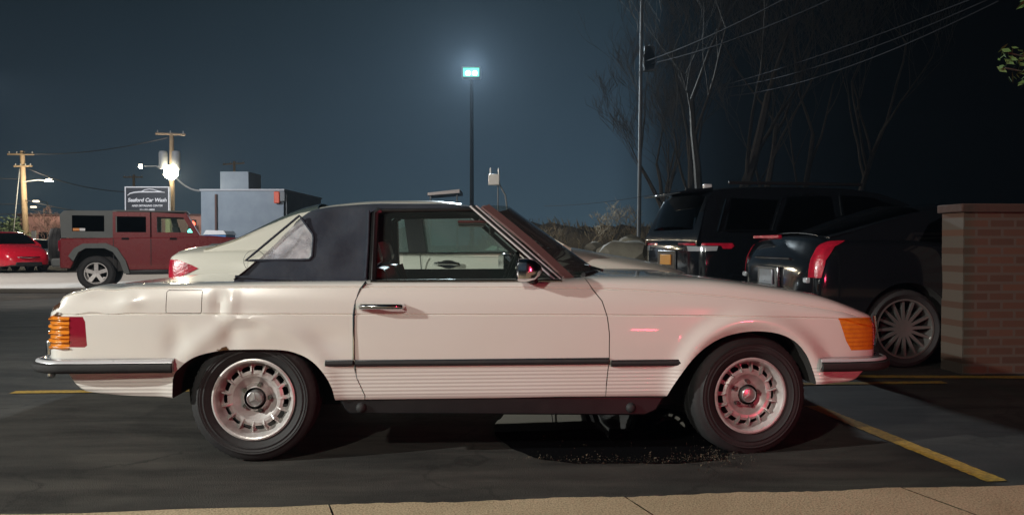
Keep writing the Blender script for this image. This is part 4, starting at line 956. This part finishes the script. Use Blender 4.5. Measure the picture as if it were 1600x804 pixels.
# ------------------------------------------------------------ buildings and street furniture
M['wood'] = mat('weathered_pole_wood', (.22, .16, .10), .85, noise=(4, .6, (.12, .09, .06)), bump=(30, .5))
M['steel'] = mat('galvanised_steel', (.22, .23, .24), .7, .1, spec=.2)
M['darkpole'] = mat('dark_pole_paint', (.012, .013, .014), .8, spec=.1)
M['wire'] = mat('wire', (.04, .04, .045), .9, 0, spec=.05)
M['lampglow_w'] = mat('lit_lamp', (1, .95, .8), .5, emit=((1, .88, .62), 60))
M['lampglow_c'] = mat('lit_floodlight', (.6, 1, .9), .5, emit=((.05, .80, .55), 1.1))
def P3(px, py, Y): return at(px, py, Y)
# blue-grey block with a roof tower
M['bluewall'] = mat('painted_blockwork', (.28, .33, .38), .85, noise=(1.2, .6, (.20, .24, .29)), bump=(14, .3))
Yb = 46; a = P3(314, 298, Yb); b = P3(443, 298, Yb)
bl = thing('block_building', 'flat roofed blue grey painted building with a square tower', 'building', (a.x, Yb, 0))
L = b.x-a.x
g = G().box((0, 0, 0), (L, 9, a.z)); g.obj('wall', M['bluewall'], bl, False)
G().box((-.06, -.08, a.z), (L+.06, 9.1, a.z+.10)).obj('coping', mat('coping', (.45, .47, .5), .7), bl, False)
t0, t1 = P3(344, 268, Yb+2), P3(388, 268, Yb+2)
G().box((t0.x-a.x, 2, a.z+.1), (t1.x-a.x, 4.4, t0.z)).obj('roof_tower', M['bluewall'], bl, False)
pp = P3(338, 300, Yb).x-a.x
G().tube([(pp, -.07, .2), (pp, -.07, a.z-.2)], .07, 8).obj('downpipe', mat('brown_pipe', (.12, .07, .06), .7), bl)
G().tube([(pp+4, -.07, .2), (pp+4, -.07, a.z-.2)], .03, 8).obj('conduit', M['steel'], bl)
g = G().box((P3(428, 0, Yb).x-a.x, -.25, a.z-.72), (P3(437, 0, Yb).x-a.x, -.05, a.z-.05)); g.obj('warning_sign', mat('red_sign', (.75, .12, .06), .5), bl, bevel=.05)
g = G().box((P3(437.5, 0, Yb).x-a.x, -.22, a.z-.6), (P3(445, 0, Yb).x-a.x, -.05, a.z-.05)); g.obj('vent_box', M['steel'], bl, bevel=.03)
# blue container with pale lid next to it
c0, c1 = P3(319, 368, 43), P3(353, 366, 43)
ct = thing('waste_container', 'blue container with a white lid in front of the blue grey building', 'container', (c0.x, 43, 0))
w_ = c1.x-c0.x
G().prism([(0.1, .15), (w_-.1, .15), (w_, 1.50), (0, 1.50)], 0, 1.5).obj('tub', mat('blue_container', (.02, .16, .42), .5), ct, bevel=.03)
G().prism([(-.05, 1.50), (w_+.05, 1.50), (w_-.1, 1.72), (.1, 1.75)], -.05, 1.55).obj('lid', M['white'], ct, bevel=.03)
for x in (.15, w_-.15): G().tube([(x, .2, .08), (x, .3, .08)], .08, 10).obj('wheel', M['rubber'], ct)
# far pink brick building, hedge
M['pinkbrick'] = mat('pink_brick', (.42, .23, .22), .85, noise=(1.5, .5, (.34, .2, .2)), bump=(10, .3))
a = P3(30, 337, 62); b = P3(118, 337, 62)
pb = thing('brick_building', 'long low pink brick building behind the silver and red cars', 'building', (a.x, 62, 0))
G().box((0, 0, 0), (b.x-a.x+12, 8, a.z)).obj('wall', M['pinkbrick'], pb, False)
G().box((-.1, -.15, a.z), (b.x-a.x+12.1, 8.1, a.z+.14)).obj('parapet', mat('dark_parapet', (.10, .05, .05), .8), pb, False)
for q in range(3): 
    G().box((1.5+q*3.2, -.04, 1.0), (2.5+q*3.2, -.01, 1.9)).obj('window', M['blackglass'], pb, False)

def leafblob(g, c, rx, ry, rz, n, s, shellbias=.5):
    for _ in range(n):
        d = V((random.gauss(0, 1), random.gauss(0, 1), random.gauss(0, 1))).normalized()*(random.random()**shellbias)
        p = V((c[0]+d.x*rx, c[1]+d.y*ry, c[2]+d.z*rz)); a = V((random.uniform(-1, 1), random.uniform(-1, 1), random.uniform(-1, 1))).normalized(); b = a.orthogonal().normalized()
        sz = s*random.uniform(.6, 1.4); g.add([p-a*sz, p+b*sz*.45, p+a*sz, p-b*sz*.45], [(0, 1, 2, 3)])
M['leaf'] = mat('evergreen_leaf', (.035, .06, .025), .7, noise=(3, .7, (.06, .09, .03)))
M['bark'] = mat('bare_bark', (.055, .046, .037), .9, noise=(6, .6, (.03, .026, .022)), bump=(25, .5))
M['barkpale'] = mat('pinkish_bark', (.25, .16, .14), .9, noise=(6, .6, (.14, .09, .08)))
for i, (px, top, Y, wd, lab) in enumerate(((50, 372, 56, 1.1, 'dark clipped hedge bush right of the left utility pole'), (78, 376, 57, .9, 'dark clipped hedge bush beside the tail of the off road car'), (22, 340, 58, 1.5, 'tall dark evergreen at the left edge behind the utility pole'))):
    q = P3(px, top, Y); t_ = thing('evergreen_shrub', lab, 'bush', (q.x, Y, 0)); g = G()
    for k_ in range(7): leafblob(g, (random.uniform(-.4, .4)*wd, random.uniform(-.4, .4), q.z*(.25+.1*k_)), wd*(1-.07*k_), .8, q.z*.25, 160, .14)
    g.obj('foliage', M['leaf'], t_, False); G().tube([(0, 0, 0), (0, 0, q.z*.7)], [.09, .04], 6).obj('trunk', M['bark'], t_)

# trees
def bare_tree(name, label, x, y, h, seed, m, spread=.55, r0=.10, depth=5, lean=(0, 0), group=None, z=0, kmax=3, twigr=.006):
    rnd = random.Random(seed); root_ = thing(name, label, 'tree', (x, y, z), 0, group); tr = G(); cr_ = G()
    def br(p, d, L, r, dep):
        pts = [p]; q = p; dd = d; n = 5 if dep > 2 else 3
        for i in range(n):
            dd = (dd+V((rnd.uniform(-1, 1), rnd.uniform(-1, 1), rnd.uniform(-.4, .9)))*.13).normalized(); q = q+dd*L/n; pts.append(q)
        rs = [r*(1-.5*i/n) for i in range(n+1)]
        (tr if dep == depth else cr_).tube(pts, rs, 6 if dep >= depth-1 else (4 if dep > 1 else 3))
        if dep == 0: return
        kids = rnd.randint(2, kmax)+(1 if dep == depth else 0)
        for k_ in range(kids):
            t_ = rnd.uniform(.35, 1) if k_ else 1; i = min(int(t_*n), n-1); p2 = pts[i].lerp(pts[i+1], t_*n-i if t_ < 1 else 1)
            side = V((rnd.uniform(-1, 1), rnd.uniform(-1, 1), rnd.uniform(-.1, .6))).normalized()
            nd_ = (dd*(1-spread)+side*spread+V((0, 0, .12))).normalized()
            br(p2, nd_, L*rnd.uniform(.55, .82), max(rs[-1]*rnd.uniform(.55, .85), twigr), dep-1)
    br(V((0, 0, -.1)), V((lean[0], lean[1], 1)).normalized(), h*.38, r0, depth)
    tr.obj('trunk', m, root_); cr_.obj('crown', m, root_); return root_
bare_tree('bare_tree', 'small pinkish bare tree against the pink brick wall', P3(78, 0, 60).x, 60, 4.2, 3, M['barkpale'], .6, .12, 6, twigr=.014)
bare_tree('bare_tree', 'small dense pinkish bare tree left of the spare wheel of the off road car', P3(66, 0, 60.5).x, 60.5, 3.6, 8, M['barkpale'], .65, .12, 6, twigr=.014)
spots = [(1085, 26, 9, .16, -.25), (1112, 24, 11, .15, -.1), (1137, 25, 12, .2, .0), (1180, 28, 11, .15, .2), (1240, 27, 10, .14, .1), (1060, 31, 9, .12, -.2), (1320, 30, 11, .14, .1), (1030, 34, 9, .12, .1)]
labs = ['bare tree leaning left, leftmost of the big trunks above the sport utility car', 'slim bare tree just left of the thickest trunk above the black sport utility car', 'thickest straight bare tree above the roof of the black sport utility car',
        'bare tree leaning right above the windscreen of the black sport utility car', 'bare tree over the front end of the black sport utility car', 'thin bare tree leaning left just right of the tall steel pole', 'rightmost bare tree, above the rear window of the black saloon', 'small bare tree behind the tall steel pole']
for i, (px, Y, h, r0, le) in enumerate(spots):
    bare_tree('bare_tree', labs[i], P3(px, 0, Y).x, Y, h*1.15, 20+i, M['bark'], .45, r0, 6, (le, 0), 'bare trees at the edge of the lot', z=.6, kmax=4, twigr=.007)
# bank with dry grass
g = G(); nx, ny = 70, 14; vs = []
for j in range(ny+1):
    for i in range(nx+1):
        x = -3+i*55/nx; y = 22+j*2.4+.08*x; f = j/ny
        hh = .2+1.5*min(1, f*2.2)+.25*sin(x*.9+j)+.2*sin(x*2.3+j*1.7); hh *= min(1, max(0, (x+3)/2.5))*min(1, j/2)
        vs.append((x, y, hh-.02+(random.uniform(-.06, .06) if j else 0)))
g.add(vs, [(j*(nx+1)+i, j*(nx+1)+i+1, (j+1)*(nx+1)+i+1, (j+1)*(nx+1)+i) for j in range(ny) for i in range(nx)])
tag(g.obj('bank', M['earth'], None), None, None, kind='structure')
g = G()
for _ in range(9000):
    i = random.randrange(nx-1); j = random.randrange(1, 9); a_ = V(vs[j*(nx+1)+i]); b_ = V(vs[(j+1)*(nx+1)+i+1]); p = a_.lerp(b_, random.random())+V((random.uniform(-.4, .4), 0, 0))
    L = random.uniform(.15, .5); d = V((random.uniform(-.5, .5), random.uniform(-.5, .5), 1)).normalized(); s_ = V((.012, 0, 0))
    g.add([p-s_, p+s_, p+d*L*.6+s_*.6+V((0, 0, 0)), p+d*L+V((d.x*.1, 0, -.03))], [(0, 1, 2, 3)])
tag(g.obj('dry_grass', mat('dry_grass', (.24, .20, .13), .9, noise=(3, .7, (.12, .10, .06))), None, False), 'dry brown grass covering the bank beyond the cars', 'grass', kind='stuff')
M['stone'] = mat('pale_stone', (.42, .38, .30), .85, noise=(5, .6, (.25, .22, .18)), bump=(12, .6))
def rock(x, y, z, s, sd):
    rnd = random.Random(sd); bm = bmesh.new(); bmesh.ops.create_icosphere(bm, subdivisions=2, radius=s)
    for v in bm.verts: v.co = V((v.co.x*1.4, v.co.y, v.co.z*.75))*rnd.uniform(.8, 1.15)
    me_ = bpy.data.meshes.new('rock'); bm.to_mesh(me_); bm.free(); o = objm('rock', me_, M['stone'], None, True, 30); o.location = (x, y, z); return o
for px, py, Y, s_, lab in ((930, 383, 17, .16, 'small pale boulder on the bank above the white bonnet'), (975, 390, 14.5, .32, 'largest pale boulder beside the orange plate of the black sport utility car'), (952, 392, 15, .22, 'middle pale boulder left of the black sport utility car'), (986, 374, 15.5, .18, 'rounded yellowish boulder against the tail of the black sport utility car')):
    q = P3(px, py, Y); tag(rock(q.x, Y, max(q.z-.05, .1), s_, int(px)), lab, 'rock', 'boulders at the foot of the bank')
# scrub on the bank, each a thing
sl = ['low tan scrub bush left of the windscreen top', 'tan scrub bush above the white bonnet', 'wide scrub bush behind the small pale boulder', 'scrub bush just left of the black sport utility car roof', 'thin scrub bush under the tall steel pole']
for i, (px, Y, h) in enumerate(((815, 26, .9), (870, 27, 1.0), (925, 25.5, 1.1), (960, 26, 1.3), (998, 27, 1.5))):
    bare_tree('scrub_bush', sl[i], P3(px, 0, Y).x, Y, h*1.6, 60+i, mat('tan_scrub_%d' % i, (.24, .19, .12), .9), .7, .03, 5, group='scrub bushes on the bank', z=.6, twigr=.006)

# utility poles
def pole_thing(name, label, px, Ytop, pytop, lean=0, r=.14, m='wood', base=0):
    q = P3(px, pytop, Ytop); t_ = thing(name, label, 'pole', (q.x, Ytop, base)); G().tube([(0, 0, 0), (lean*.5, 0, (q.z-base)*.5), (lean, 0, q.z-base)], [r*1.15, r, r*.8], 10).obj('shaft', M[m], t_); return t_, q.z-base
def crossarm(t_, z, w, dx=0, m='wood', ins=4, tilt=0):
    c = G().box((-w/2, -.12, -.05), (w/2, -.2, .06), Matrix.Translation((dx, 0, z)) @ Matrix.Rotation(tilt, 4, 'Y')).obj('crossarm', M[m], t_, False)
    for i in range(ins):
        x = -w/2+.12+(w-.24)*i/max(ins-1, 1)
        G().lathe([(0, 0), (.04, .02), (.05, .06), (.03, .09), (.045, .12), (0, .17)], 8, Matrix.Translation((dx+x, -.16, z+.06-x*math.sin(tilt))) @ Matrix.Rotation(R(90), 4, 'X')).obj('insulator', M['steel'], c)
YL_ = 58
lp, h = pole_thing('utility_pole', 'leftmost wooden utility pole with a street lamp arm', 40, YL_, 236, -.25, .20)
crossarm(lp, h-.25, 1.9, -.25); crossarm(lp, h-1.1, 1.3, -.1)
am_ = P3(78, 283, YL_); bx = lp.location.x
G().tube([(-.1, -.1, am_.z-.05), (.9, -.1, am_.z+.08), (am_.x-bx-.25, -.1, am_.z+.05)], .045, 6).obj('lamp_arm', M['steel'], lp)
hd_ = G().box((am_.x-bx-.3, -.25, am_.z-.02), (am_.x-bx+.3, .05, am_.z+.1)).obj('lamp_head', M['steel'], lp, bevel=.04)
G().lathe([(0, -.2), (.18, -.14), (.28, 0), (.0, .0)], 16, Matrix.Translation((am_.x-bx, -.1, am_.z-.03)) @ Matrix.Rotation(R(90), 4, 'X') @ Matrix.Rotation(pi, 4, 'X')).obj('lamp_lens', M['lampglow_w'], hd_)
lp.children[0]
Yp = 48
mp_, h = pole_thing('utility_pole', 'utility pole with two grey transformers and a glaring floodlight beside the car wash sign', 268, Yp, 208, 0, .15)
crossarm(mp_, h-.08, 1.75, 0, ins=3, tilt=.04)
for x in (-.38, .38):
    g = G().lathe([(0, 0), (.22, 0), (.24, .05), (.24, .95), (.2, 1.05), (0, 1.08)], 20, Matrix.Translation((x, -.3, h-2.15)) @ Matrix.Rotation(R(90), 4, 'X')); g.obj('transformer', M['steel'], mp_)
fl = P3(267, 270, Yp-.6)
g = G().box((fl.x-mp_.location.x-.22, -.55, fl.z-.12), (fl.x-mp_.location.x+.22, -.38, fl.z+.2)); fh = g.obj('floodlight', M['steel'], mp_, bevel=.03)
G().lathe([(0, -.28), (.26, -.22), (.42, -.05), (.42, 0)], 20, Matrix.Translation((fl.x-mp_.location.x, -.56, fl.z+.02))).obj('flood_lens', M['lampglow_w'], fh)
G().tube([(0, -.1, fl.z+.15), (-.9, -.1, fl.z+.45), (-1.6, -.1, fl.z+.43)], .03, 6).obj('lamp_arm', M['steel'], mp_)
G().lathe([(0, -.18), (.1, -.12), (.12, 0), (0, .05)], 12, Matrix.Translation((-1.75, -.1, fl.z+.42)) @ Matrix.Rotation(R(-90), 4, 'Z')).obj('arm_lamp_lens', M['lampglow_w'], mp_)
bp1, h = pole_thing('utility_pole', 'small distant utility pole above the roof tower of the blue grey building', 366, 75, 252, 0, .14); crossarm(bp1, h-.25, 2.0, 0, tilt=-.06)
bp2, h = pole_thing('utility_pole', 'small distant utility pole rising behind the car wash sign', 209, 78, 273, 0, .14); crossarm(bp2, h-.25, 1.9, 0)
sp_, h = pole_thing('steel_pole', 'tall thin pale pole left of the bare trees', 999, 24, -40, .08, .055, 'steel')
g = G()
for q in range(7): g.box((.12+random.uniform(-.05, .25), -.15, 6.35+random.uniform(-.3, .4)), (.28+random.uniform(-.05, .25), .05, 6.5+random.uniform(0, .5)))
g.tube([(0, 0, 6.1), (.3, -.05, 6.2), (.3, -.05, 6.9)], .03, 6); g.obj('pole_bracket', M['steel'], sp_)
# lot lamp in the middle
YM = 31
ml, h = pole_thing('floodlight_pole', 'dark pole with the bright greenish floodlight in the middle of the sky', 737, YM, 112, 0, .075, 'darkpole')
lh = G().box((-.36, -.35, h-.30), (.36, .1, h+.12)).obj('lamp_head', M['steel'], ml, bevel=.04)
G().box((-.30, -.38, h-.26), (.30, -.352, h+.06)).obj('flood_lens', M['lampglow_c'], lh, bevel=.005)
for x in (-.12, .14): G().lathe([(0, -.43), (.075, -.41), (.09, -.385)], 12, Matrix.Translation((x, 0, h-.14))).obj('bulb', mat('lit_bulb', (1, 1, 1), .5, emit=((.7, 1, .95), 6)), lh)
# small fixture and its leaning pole right of the middle
fx, h = pole_thing('sign_pole', 'small pale box on a curved thin pole above the windscreen', 778, 24, 284, 0, .02, 'steel')
G().tube([(.0, 0, h), (.22, 0, h-.4), (.32, 0, h-1.2), (.36, 0, 0)], .025, 6).obj('curved_stay', M['steel'], fx)
g = G().box((-.28, -.1, h-.1), (.05, .1, h+.22)); g.box((-.24, -.02, h+.2), (-.20, .02, h+.42)); g.box((.0, -.02, h+.2), (.04, .02, h+.40)); g.obj('meter_box', M['white'], fx, bevel=.02)
# distant pale canopy over the roof line
cn = P3(668, 300, 60); cn2 = P3(718, 298, 60)
cp = thing('canopy', 'distant pale sloping canopy showing just above the roadster roof', 'canopy', (cn.x, 60, 0))
W_ = cn2.x-cn.x
G().prism([(0, cn.z-.25), (0, cn.z-.05), (W_, cn2.z+.12), (W_, cn2.z-.15)], 0, 4).obj('roof', mat('canopy_white', (.8, .72, .68), .7), cp, False)
for x in (.2, W_-.2): G().tube([(x, .3, 0), (x, .3, cn.z-.2)], .06, 8).obj('leg', M['steel'], cp)

# car wash sign
YS = 47
a = P3(197, 331, YS); b = P3(263, 293, YS); sw_, sh_ = b.x-a.x, b.z-a.z
sg = thing('shop_sign', 'dark roadside sign with white frame, white lettering and a car outline', 'sign', (a.x, YS, 0))
G().box((0, 0, a.z), (sw_, .16, b.z)).obj('panel', mat('sign_face', (.02, .022, .03), .5), sg, False)
g = G(); e = .055
for p, q in (((-e, -.03, a.z-e), (sw_+e, .19, a.z)), ((-e, -.03, b.z), (sw_+e, .19, b.z+e)), ((-e, -.03, a.z), (0, .19, b.z)), ((sw_, -.03, a.z), (sw_+e, .19, b.z))): g.box(p, q)
WHT = mat('sign_white', (.85, .85, .88), .5); g.obj('frame', WHT, sg, False)
for px in (213, 259):
    x = P3(px, 0, YS).x-a.x; G().box((x-.13, .02, 0), (x+.13, .15, a.z-e)).obj('leg', mat('sign_leg', (.5, .42, .2), .7), sg, False)
def text(s, size, x, z, bold=1.0, shear=0):
    c = bpy.data.curves.new('t', 'FONT'); c.body = s; c.size = size; c.align_x = 'CENTER'; c.extrude = .004; c.offset = .006*bold; c.shear = shear
    o = bpy.data.objects.new('t', c); COL.objects.link(o); dg = bpy.context.evaluated_depsgraph_get(); dg.update(); me_ = bpy.data.meshes.new_from_object(o.evaluated_get(dg)); bpy.data.objects.remove(o)
    me_.transform(Matrix.Translation((x, -.012, z)) @ Matrix.Rotation(R(90), 4, 'X')); return me_
objm('lettering', text('Seaford Car Wash', .30, sw_/2, a.z+sh_*.42, 1.2, .2), WHT, sg, False)
objm('lettering', text('AND DETAILING CENTER', .155, sw_/2, a.z+sh_*.22, .6, .2), WHT, sg, False)
objm('lettering', text('516-221-8800', .155, sw_/2, a.z+sh_*.05, .6), WHT, sg, False)
g = G()
def crv(pts, r): g.tube([(x*sw_, -.015, a.z+z*sh_) for x, z in pts], r, 6)
crv([(.04, .68), (.10, .76), (.2, .80), (.32, .82), (.5, .82), (.7, .82), (.82, .82), (.92, .80)], [.02, .035, .045, .045, .045, .04, .035, .015])
crv([(.36, .83), (.45, .91), (.55, .935), (.65, .92), (.74, .87), (.84, .83)], .025); g.obj('car_outline', WHT, sg)

# right side: rendered wall and brown brick wall
def brickmat():
    m = mat('brown_brick', (.16, .08, .045), .85, noise=(4, .5, (.10, .055, .035))); t = m.node_tree; b_ = t.nodes['Principled BSDF']
    c = nd(t, 'ShaderNodeTexCoord'); mp2 = nd(t, 'ShaderNodeMapping'); mp2.inputs['Rotation'].default_value = (R(90), 0, 0); ln(t, c, 'Object', mp2, 0)
    bk = nd(t, 'ShaderNodeTexBrick', i_Scale=1.0, i_Mortar_Size=.012); bk.inputs['Brick Width'].default_value = .22; bk.inputs['Row Height'].default_value = .075
    bk.inputs['Color1'].default_value = (.12, .058, .036, 1); bk.inputs['Color2'].default_value = (.08, .042, .028, 1); bk.inputs['Mortar'].default_value = (.105, .08, .062, 1)
    ln(t, mp2, 0, bk, 0); ln(t, bk, 0, b_, 'Base Color'); return m
w0 = gnd(1503, 584)
bw = thing('brick_wall', 'low brown brick wall at the right edge behind the yellow line', 'wall', (w0.x, w0.y, 0), R(3))
G().box((0, 0, 0), (3.2, .3, 1.33)).obj('wall', brickmat(), bw, False); G().box((-.03, -.03, 1.33), (3.23, .33, 1.40)).obj('coping', mat('brick_coping', (.07, .035, .025), .9, bump=(20, .6)), bw, bevel=.01)
# leafy young tree at the top right corner
q = P3(1640, 80, 5.0)
lt = thing('leafy_tree', 'green leafed young tree reaching into the top right corner', 'tree', (q.x+.25, 5.0, 0))
G().tube([(0, 0, 0), (.03, 0, 1.2), (0, 0, 2.6)], [.05, .04, .02], 8).obj('trunk', M['bark'], lt); g = G()
gt = G()
for q_ in range(9):
    z = 1.95+q_*.1; e_ = V((-.42+random.uniform(-.08, .12), random.uniform(-.3, .3), z+.12)); gt.tube([(0, 0, z-.1), e_*.6+V((0, 0, z*.4)), e_], .006, 5)
    for k_ in range(26):
        t_ = random.uniform(.35, 1.05); p = V((0, 0, z-.1)).lerp(e_, t_)+V((random.uniform(-.06, .06),)*3); leafblob(g, p, .03, .05, .04, 2, .030)
gt.obj('branches', M['bark'], lt); g.obj('crown', mat('green_leaf', (.10, .18, .05), .6, noise=(8, .6, (.16, .24, .08))), lt, False)  # leaves in this tree's own green

# overhead wires, each a thing
def wire(label, p0, p1, sag, r=.012, group='overhead wires', m='wire'):
    p0, p1 = V(p0), V(p1); n = 16; pts = [p0.lerp(p1, i/n)-V((0, 0, 4*sag*(i/n)*(1-i/n))) for i in range(n+1)]
    tag(G().tube(pts, r, 5).obj('power_line', M[m], None), label, 'wire', group)
wl = [((1008, 96, 24), (1260, -20, 15), .1, 'topmost overhead wire running up right from the tall steel pole'), ((1015, 100, 24), (1340, -20, 15), .15, 'second overhead wire running up right from the tall steel pole'),
      ((1120, 136, 25), (1540, -10, 14), .1, 'uppermost of the three bundled wires in front of the bare trees'), ((1128, 138, 25), (1556, -6, 14), .25, 'middle of the three bundled wires in front of the bare trees'), ((1140, 150, 25), (1560, 2, 14), .3, 'lowest of the three bundled wires in front of the bare trees')]
for a_, b_, s_, l_ in wl: wire(l_, P3(*a_), P3(*b_), s_, .014)
wl = [((-20, 277, 58), (34, 279, 58), 'wire left of the leftmost utility pole at the height of its street lamp'), ((-20, 318, 58), (36, 318, 58), 'thick wire crossing the leftmost utility pole halfway up'), ((-20, 334, 58), (37, 333, 58), 'upper of the two close wires low on the leftmost utility pole'), ((-20, 340, 58), (37, 339, 58), 'lower of the two close wires low on the leftmost utility pole'),
      ((38, 312, 58), (262, 338, 48), 'long wire sagging from the leftmost utility pole over the off road car'), ((34, 240, 58), (262, 215, 48), 'high wire between the leftmost pole and the transformer pole'), ((38, 325, 58), (110, 338, 60), 'short low wire right of the leftmost utility pole'), ((42, 262, 58), (200, 300, 47.5), 'wire falling from the leftmost pole to the car wash sign')]
for a_, b_, l_ in wl: wire(l_, P3(*a_), P3(*b_), .35 if abs(a_[0]-b_[0]) > 100 else .05, .028)
wire('bright lit cable falling from the floodlight to the blue grey building', P3(270, 272, 47.3), P3(314, 298, 46), .25, .05, m='steel')  # paler steel material paints the floodlight's shine onto this cable
wire('faint wire slanting over the bank to the spoiler of the black sport utility car', P3(850, 322, 26), P3(1060, 296, 23), .1, .008)
# stay frame at the left pole, small sign post
g = G().tube([P3(18, 415, 57), P3(20, 375, 57), P3(31, 262, 58)], .03, 6); tag(g.obj('guy_wire', M['steel'], None), 'slanting stay wire left of the leftmost utility pole', 'wire')
q = P3(53, 372, 50); ps = thing('street_sign', 'small white sign on a post between the left pole and the hedge', 'sign', (q.x, 50, 0)); G().tube([(0, 0, 0), (0, 0, q.z)], .03, 6).obj('post', M['steel'], ps); G().box((-.14, -.03, q.z-.1), (.14, -.01, q.z+.45)).obj('plate', M['white'], ps, False)
# other small lit lamps far away
for i, (px, py, lab) in enumerate(((57, 316, 'small lit street lamp just right of the leftmost utility pole'), (53, 325, 'dim lit street lamp below the small one right of the leftmost utility pole'))):
    q = P3(px, py, 90); t_ = thing('street_lamp', lab, 'lamp', (q.x+1.2, 90, 0)); G().tube([(0, 0, 0), (0, 0, q.z), (-.9, 0, q.z+.15)], .06, 6).obj('post', M['steel'], t_); G().box((-1.5, -.2, q.z+.05), (-.9, .1, q.z+.2)).obj('lamp_head', mat('far_lamp_glow_%d' % i, (1, .9, .7), .5, emit=((1, .85, .6), 6-3*i)), t_, bevel=.03)
q = P3(300, 358, 60); t_ = thing('traffic_signal', 'far traffic signal with red and green lit lamps left of the blue grey building', 'traffic light', (q.x, 60, 0))
G().tube([(0, 0, 0), (0, 0, q.z+.3)], .05, 6).obj('post', M['steel'], t_)
G().box((-.25, -.12, q.z-.7), (.3, .12, q.z+.7)).obj('housing', M['blackplastic'], t_, bevel=.03)
G().lathe([(0, -.2), (.16, -.16), (.2, -.12)], 12, Matrix.Translation((.1, 0, q.z+.4))).obj('red_lamp', mat('sig_red', (1, .1, .05), .4, emit=((1, .10, .05), 5)), t_)
G().lathe([(0, -.2), (.2, -.16), (.24, -.12)], 12, Matrix.Translation((-.05, 0, q.z-.2))).obj('green_lamp', mat('sig_green', (.1, 1, .8), .4, emit=((.2, 1, .8), 5)), t_)

# ------------------------------------------------------------ puddle and litter under the roadster
pts = [(775, 680), (800, 700), (840, 716), (900, 722), (980, 722), (1060, 722), (1130, 716), (1140, 700), (1110, 680), (1090, 660), (1060, 640), (950, 625), (850, 628), (790, 645), (772, 662)]
vs = []
for i in range(len(pts)):
    a_, b_ = V(pts[i]), V(pts[(i+1) % len(pts)])
    for k_ in range(6):
        p = a_.lerp(b_, k_/6)+V((random.uniform(-5, 5), random.uniform(-1.5, 1.5)))*.25; w3 = gnd(p.x, p.y, .007); vs.append((w3.x, w3.y, .007))
wm = bpy.data.materials.new('wet_film'); wm.use_nodes = True; b_ = wm.node_tree.nodes['Principled BSDF']; b_.inputs['Base Color'].default_value = (.008, .008, .009, 1); b_.inputs['Roughness'].default_value = .03; b_.inputs['IOR'].default_value = 1.45
n_ = nd(wm.node_tree, 'ShaderNodeTexNoise', i_Scale=3.0); c_ = nd(wm.node_tree, 'ShaderNodeTexCoord'); ln(wm.node_tree, c_, 'Object', n_, 0); bp_ = nd(wm.node_tree, 'ShaderNodeBump', i_Strength=.04, i_Distance=.01); ln(wm.node_tree, n_, 0, bp_, 'Height'); ln(wm.node_tree, bp_, 0, b_, 'Normal')
tag(obj('puddle', vs, [tuple(range(len(vs)))], wm, None, False), None, None, kind='structure')
g = G()
for _ in range(700):
    t_ = random.random(); px = 790+360*t_**.8; py = 714+random.gauss(0, 4)+4*sin((px-790)/120)
    if random.random() < .35: px = random.gauss(1120, 28); py = random.gauss(712, 12)
    if random.random() < .12: px = random.uniform(790, 1150); py = random.uniform(668, 712)
    p = gnd(px, py, .010); a_ = random.uniform(0, pi); s_ = random.uniform(.0015, .005)*(1+(random.random() < .05)*1.5); dz = random.uniform(0, .008)
    g.add([p+V((cos(a_)*s_, sin(a_)*s_, 0)), p+V((-sin(a_)*s_*.5, cos(a_)*s_*.5, dz)), p-V((cos(a_)*s_, sin(a_)*s_, 0)), p+V((sin(a_)*s_*.5, -cos(a_)*s_*.5, dz))], [(0, 1, 2, 3)])
tag(g.obj('leaf_litter', mat('leaf_litter', (.13, .10, .06), .8, noise=(60, 1, (.03, .025, .02))), None, False), 'scraps of dead leaves and grit round the wet patch by the front tyre', 'leaf litter', kind='stuff')

# ------------------------------------------------------------ misty night air
hz = G().box((-75, -14, -1.2), (75, 98, 16)).obj('haze', None, None, False) if False else None
me_ = G().box((-75, -14, -1.2), (75, 98, 16)).mesh('haze'); hz = bpy.data.objects.new('haze', me_); COL.objects.link(hz)
hm_ = bpy.data.materials.new('night_haze'); hm_.use_nodes = True; t = hm_.node_tree; t.nodes.clear()
o_ = nd(t, 'ShaderNodeOutputMaterial'); pv = nd(t, 'ShaderNodeVolumePrincipled'); pv.inputs['Color'].default_value = (.62, .80, 1, 1); pv.inputs['Density'].default_value = .0006; pv.inputs['Anisotropy'].default_value = .45
ln(t, pv, 0, o_, 'Volume'); me_.materials.append(hm_)
tag(hz, 'thin night mist hanging in the air over the whole lot', 'haze', kind='stuff')
SC.cycles.volume_bounces = 0
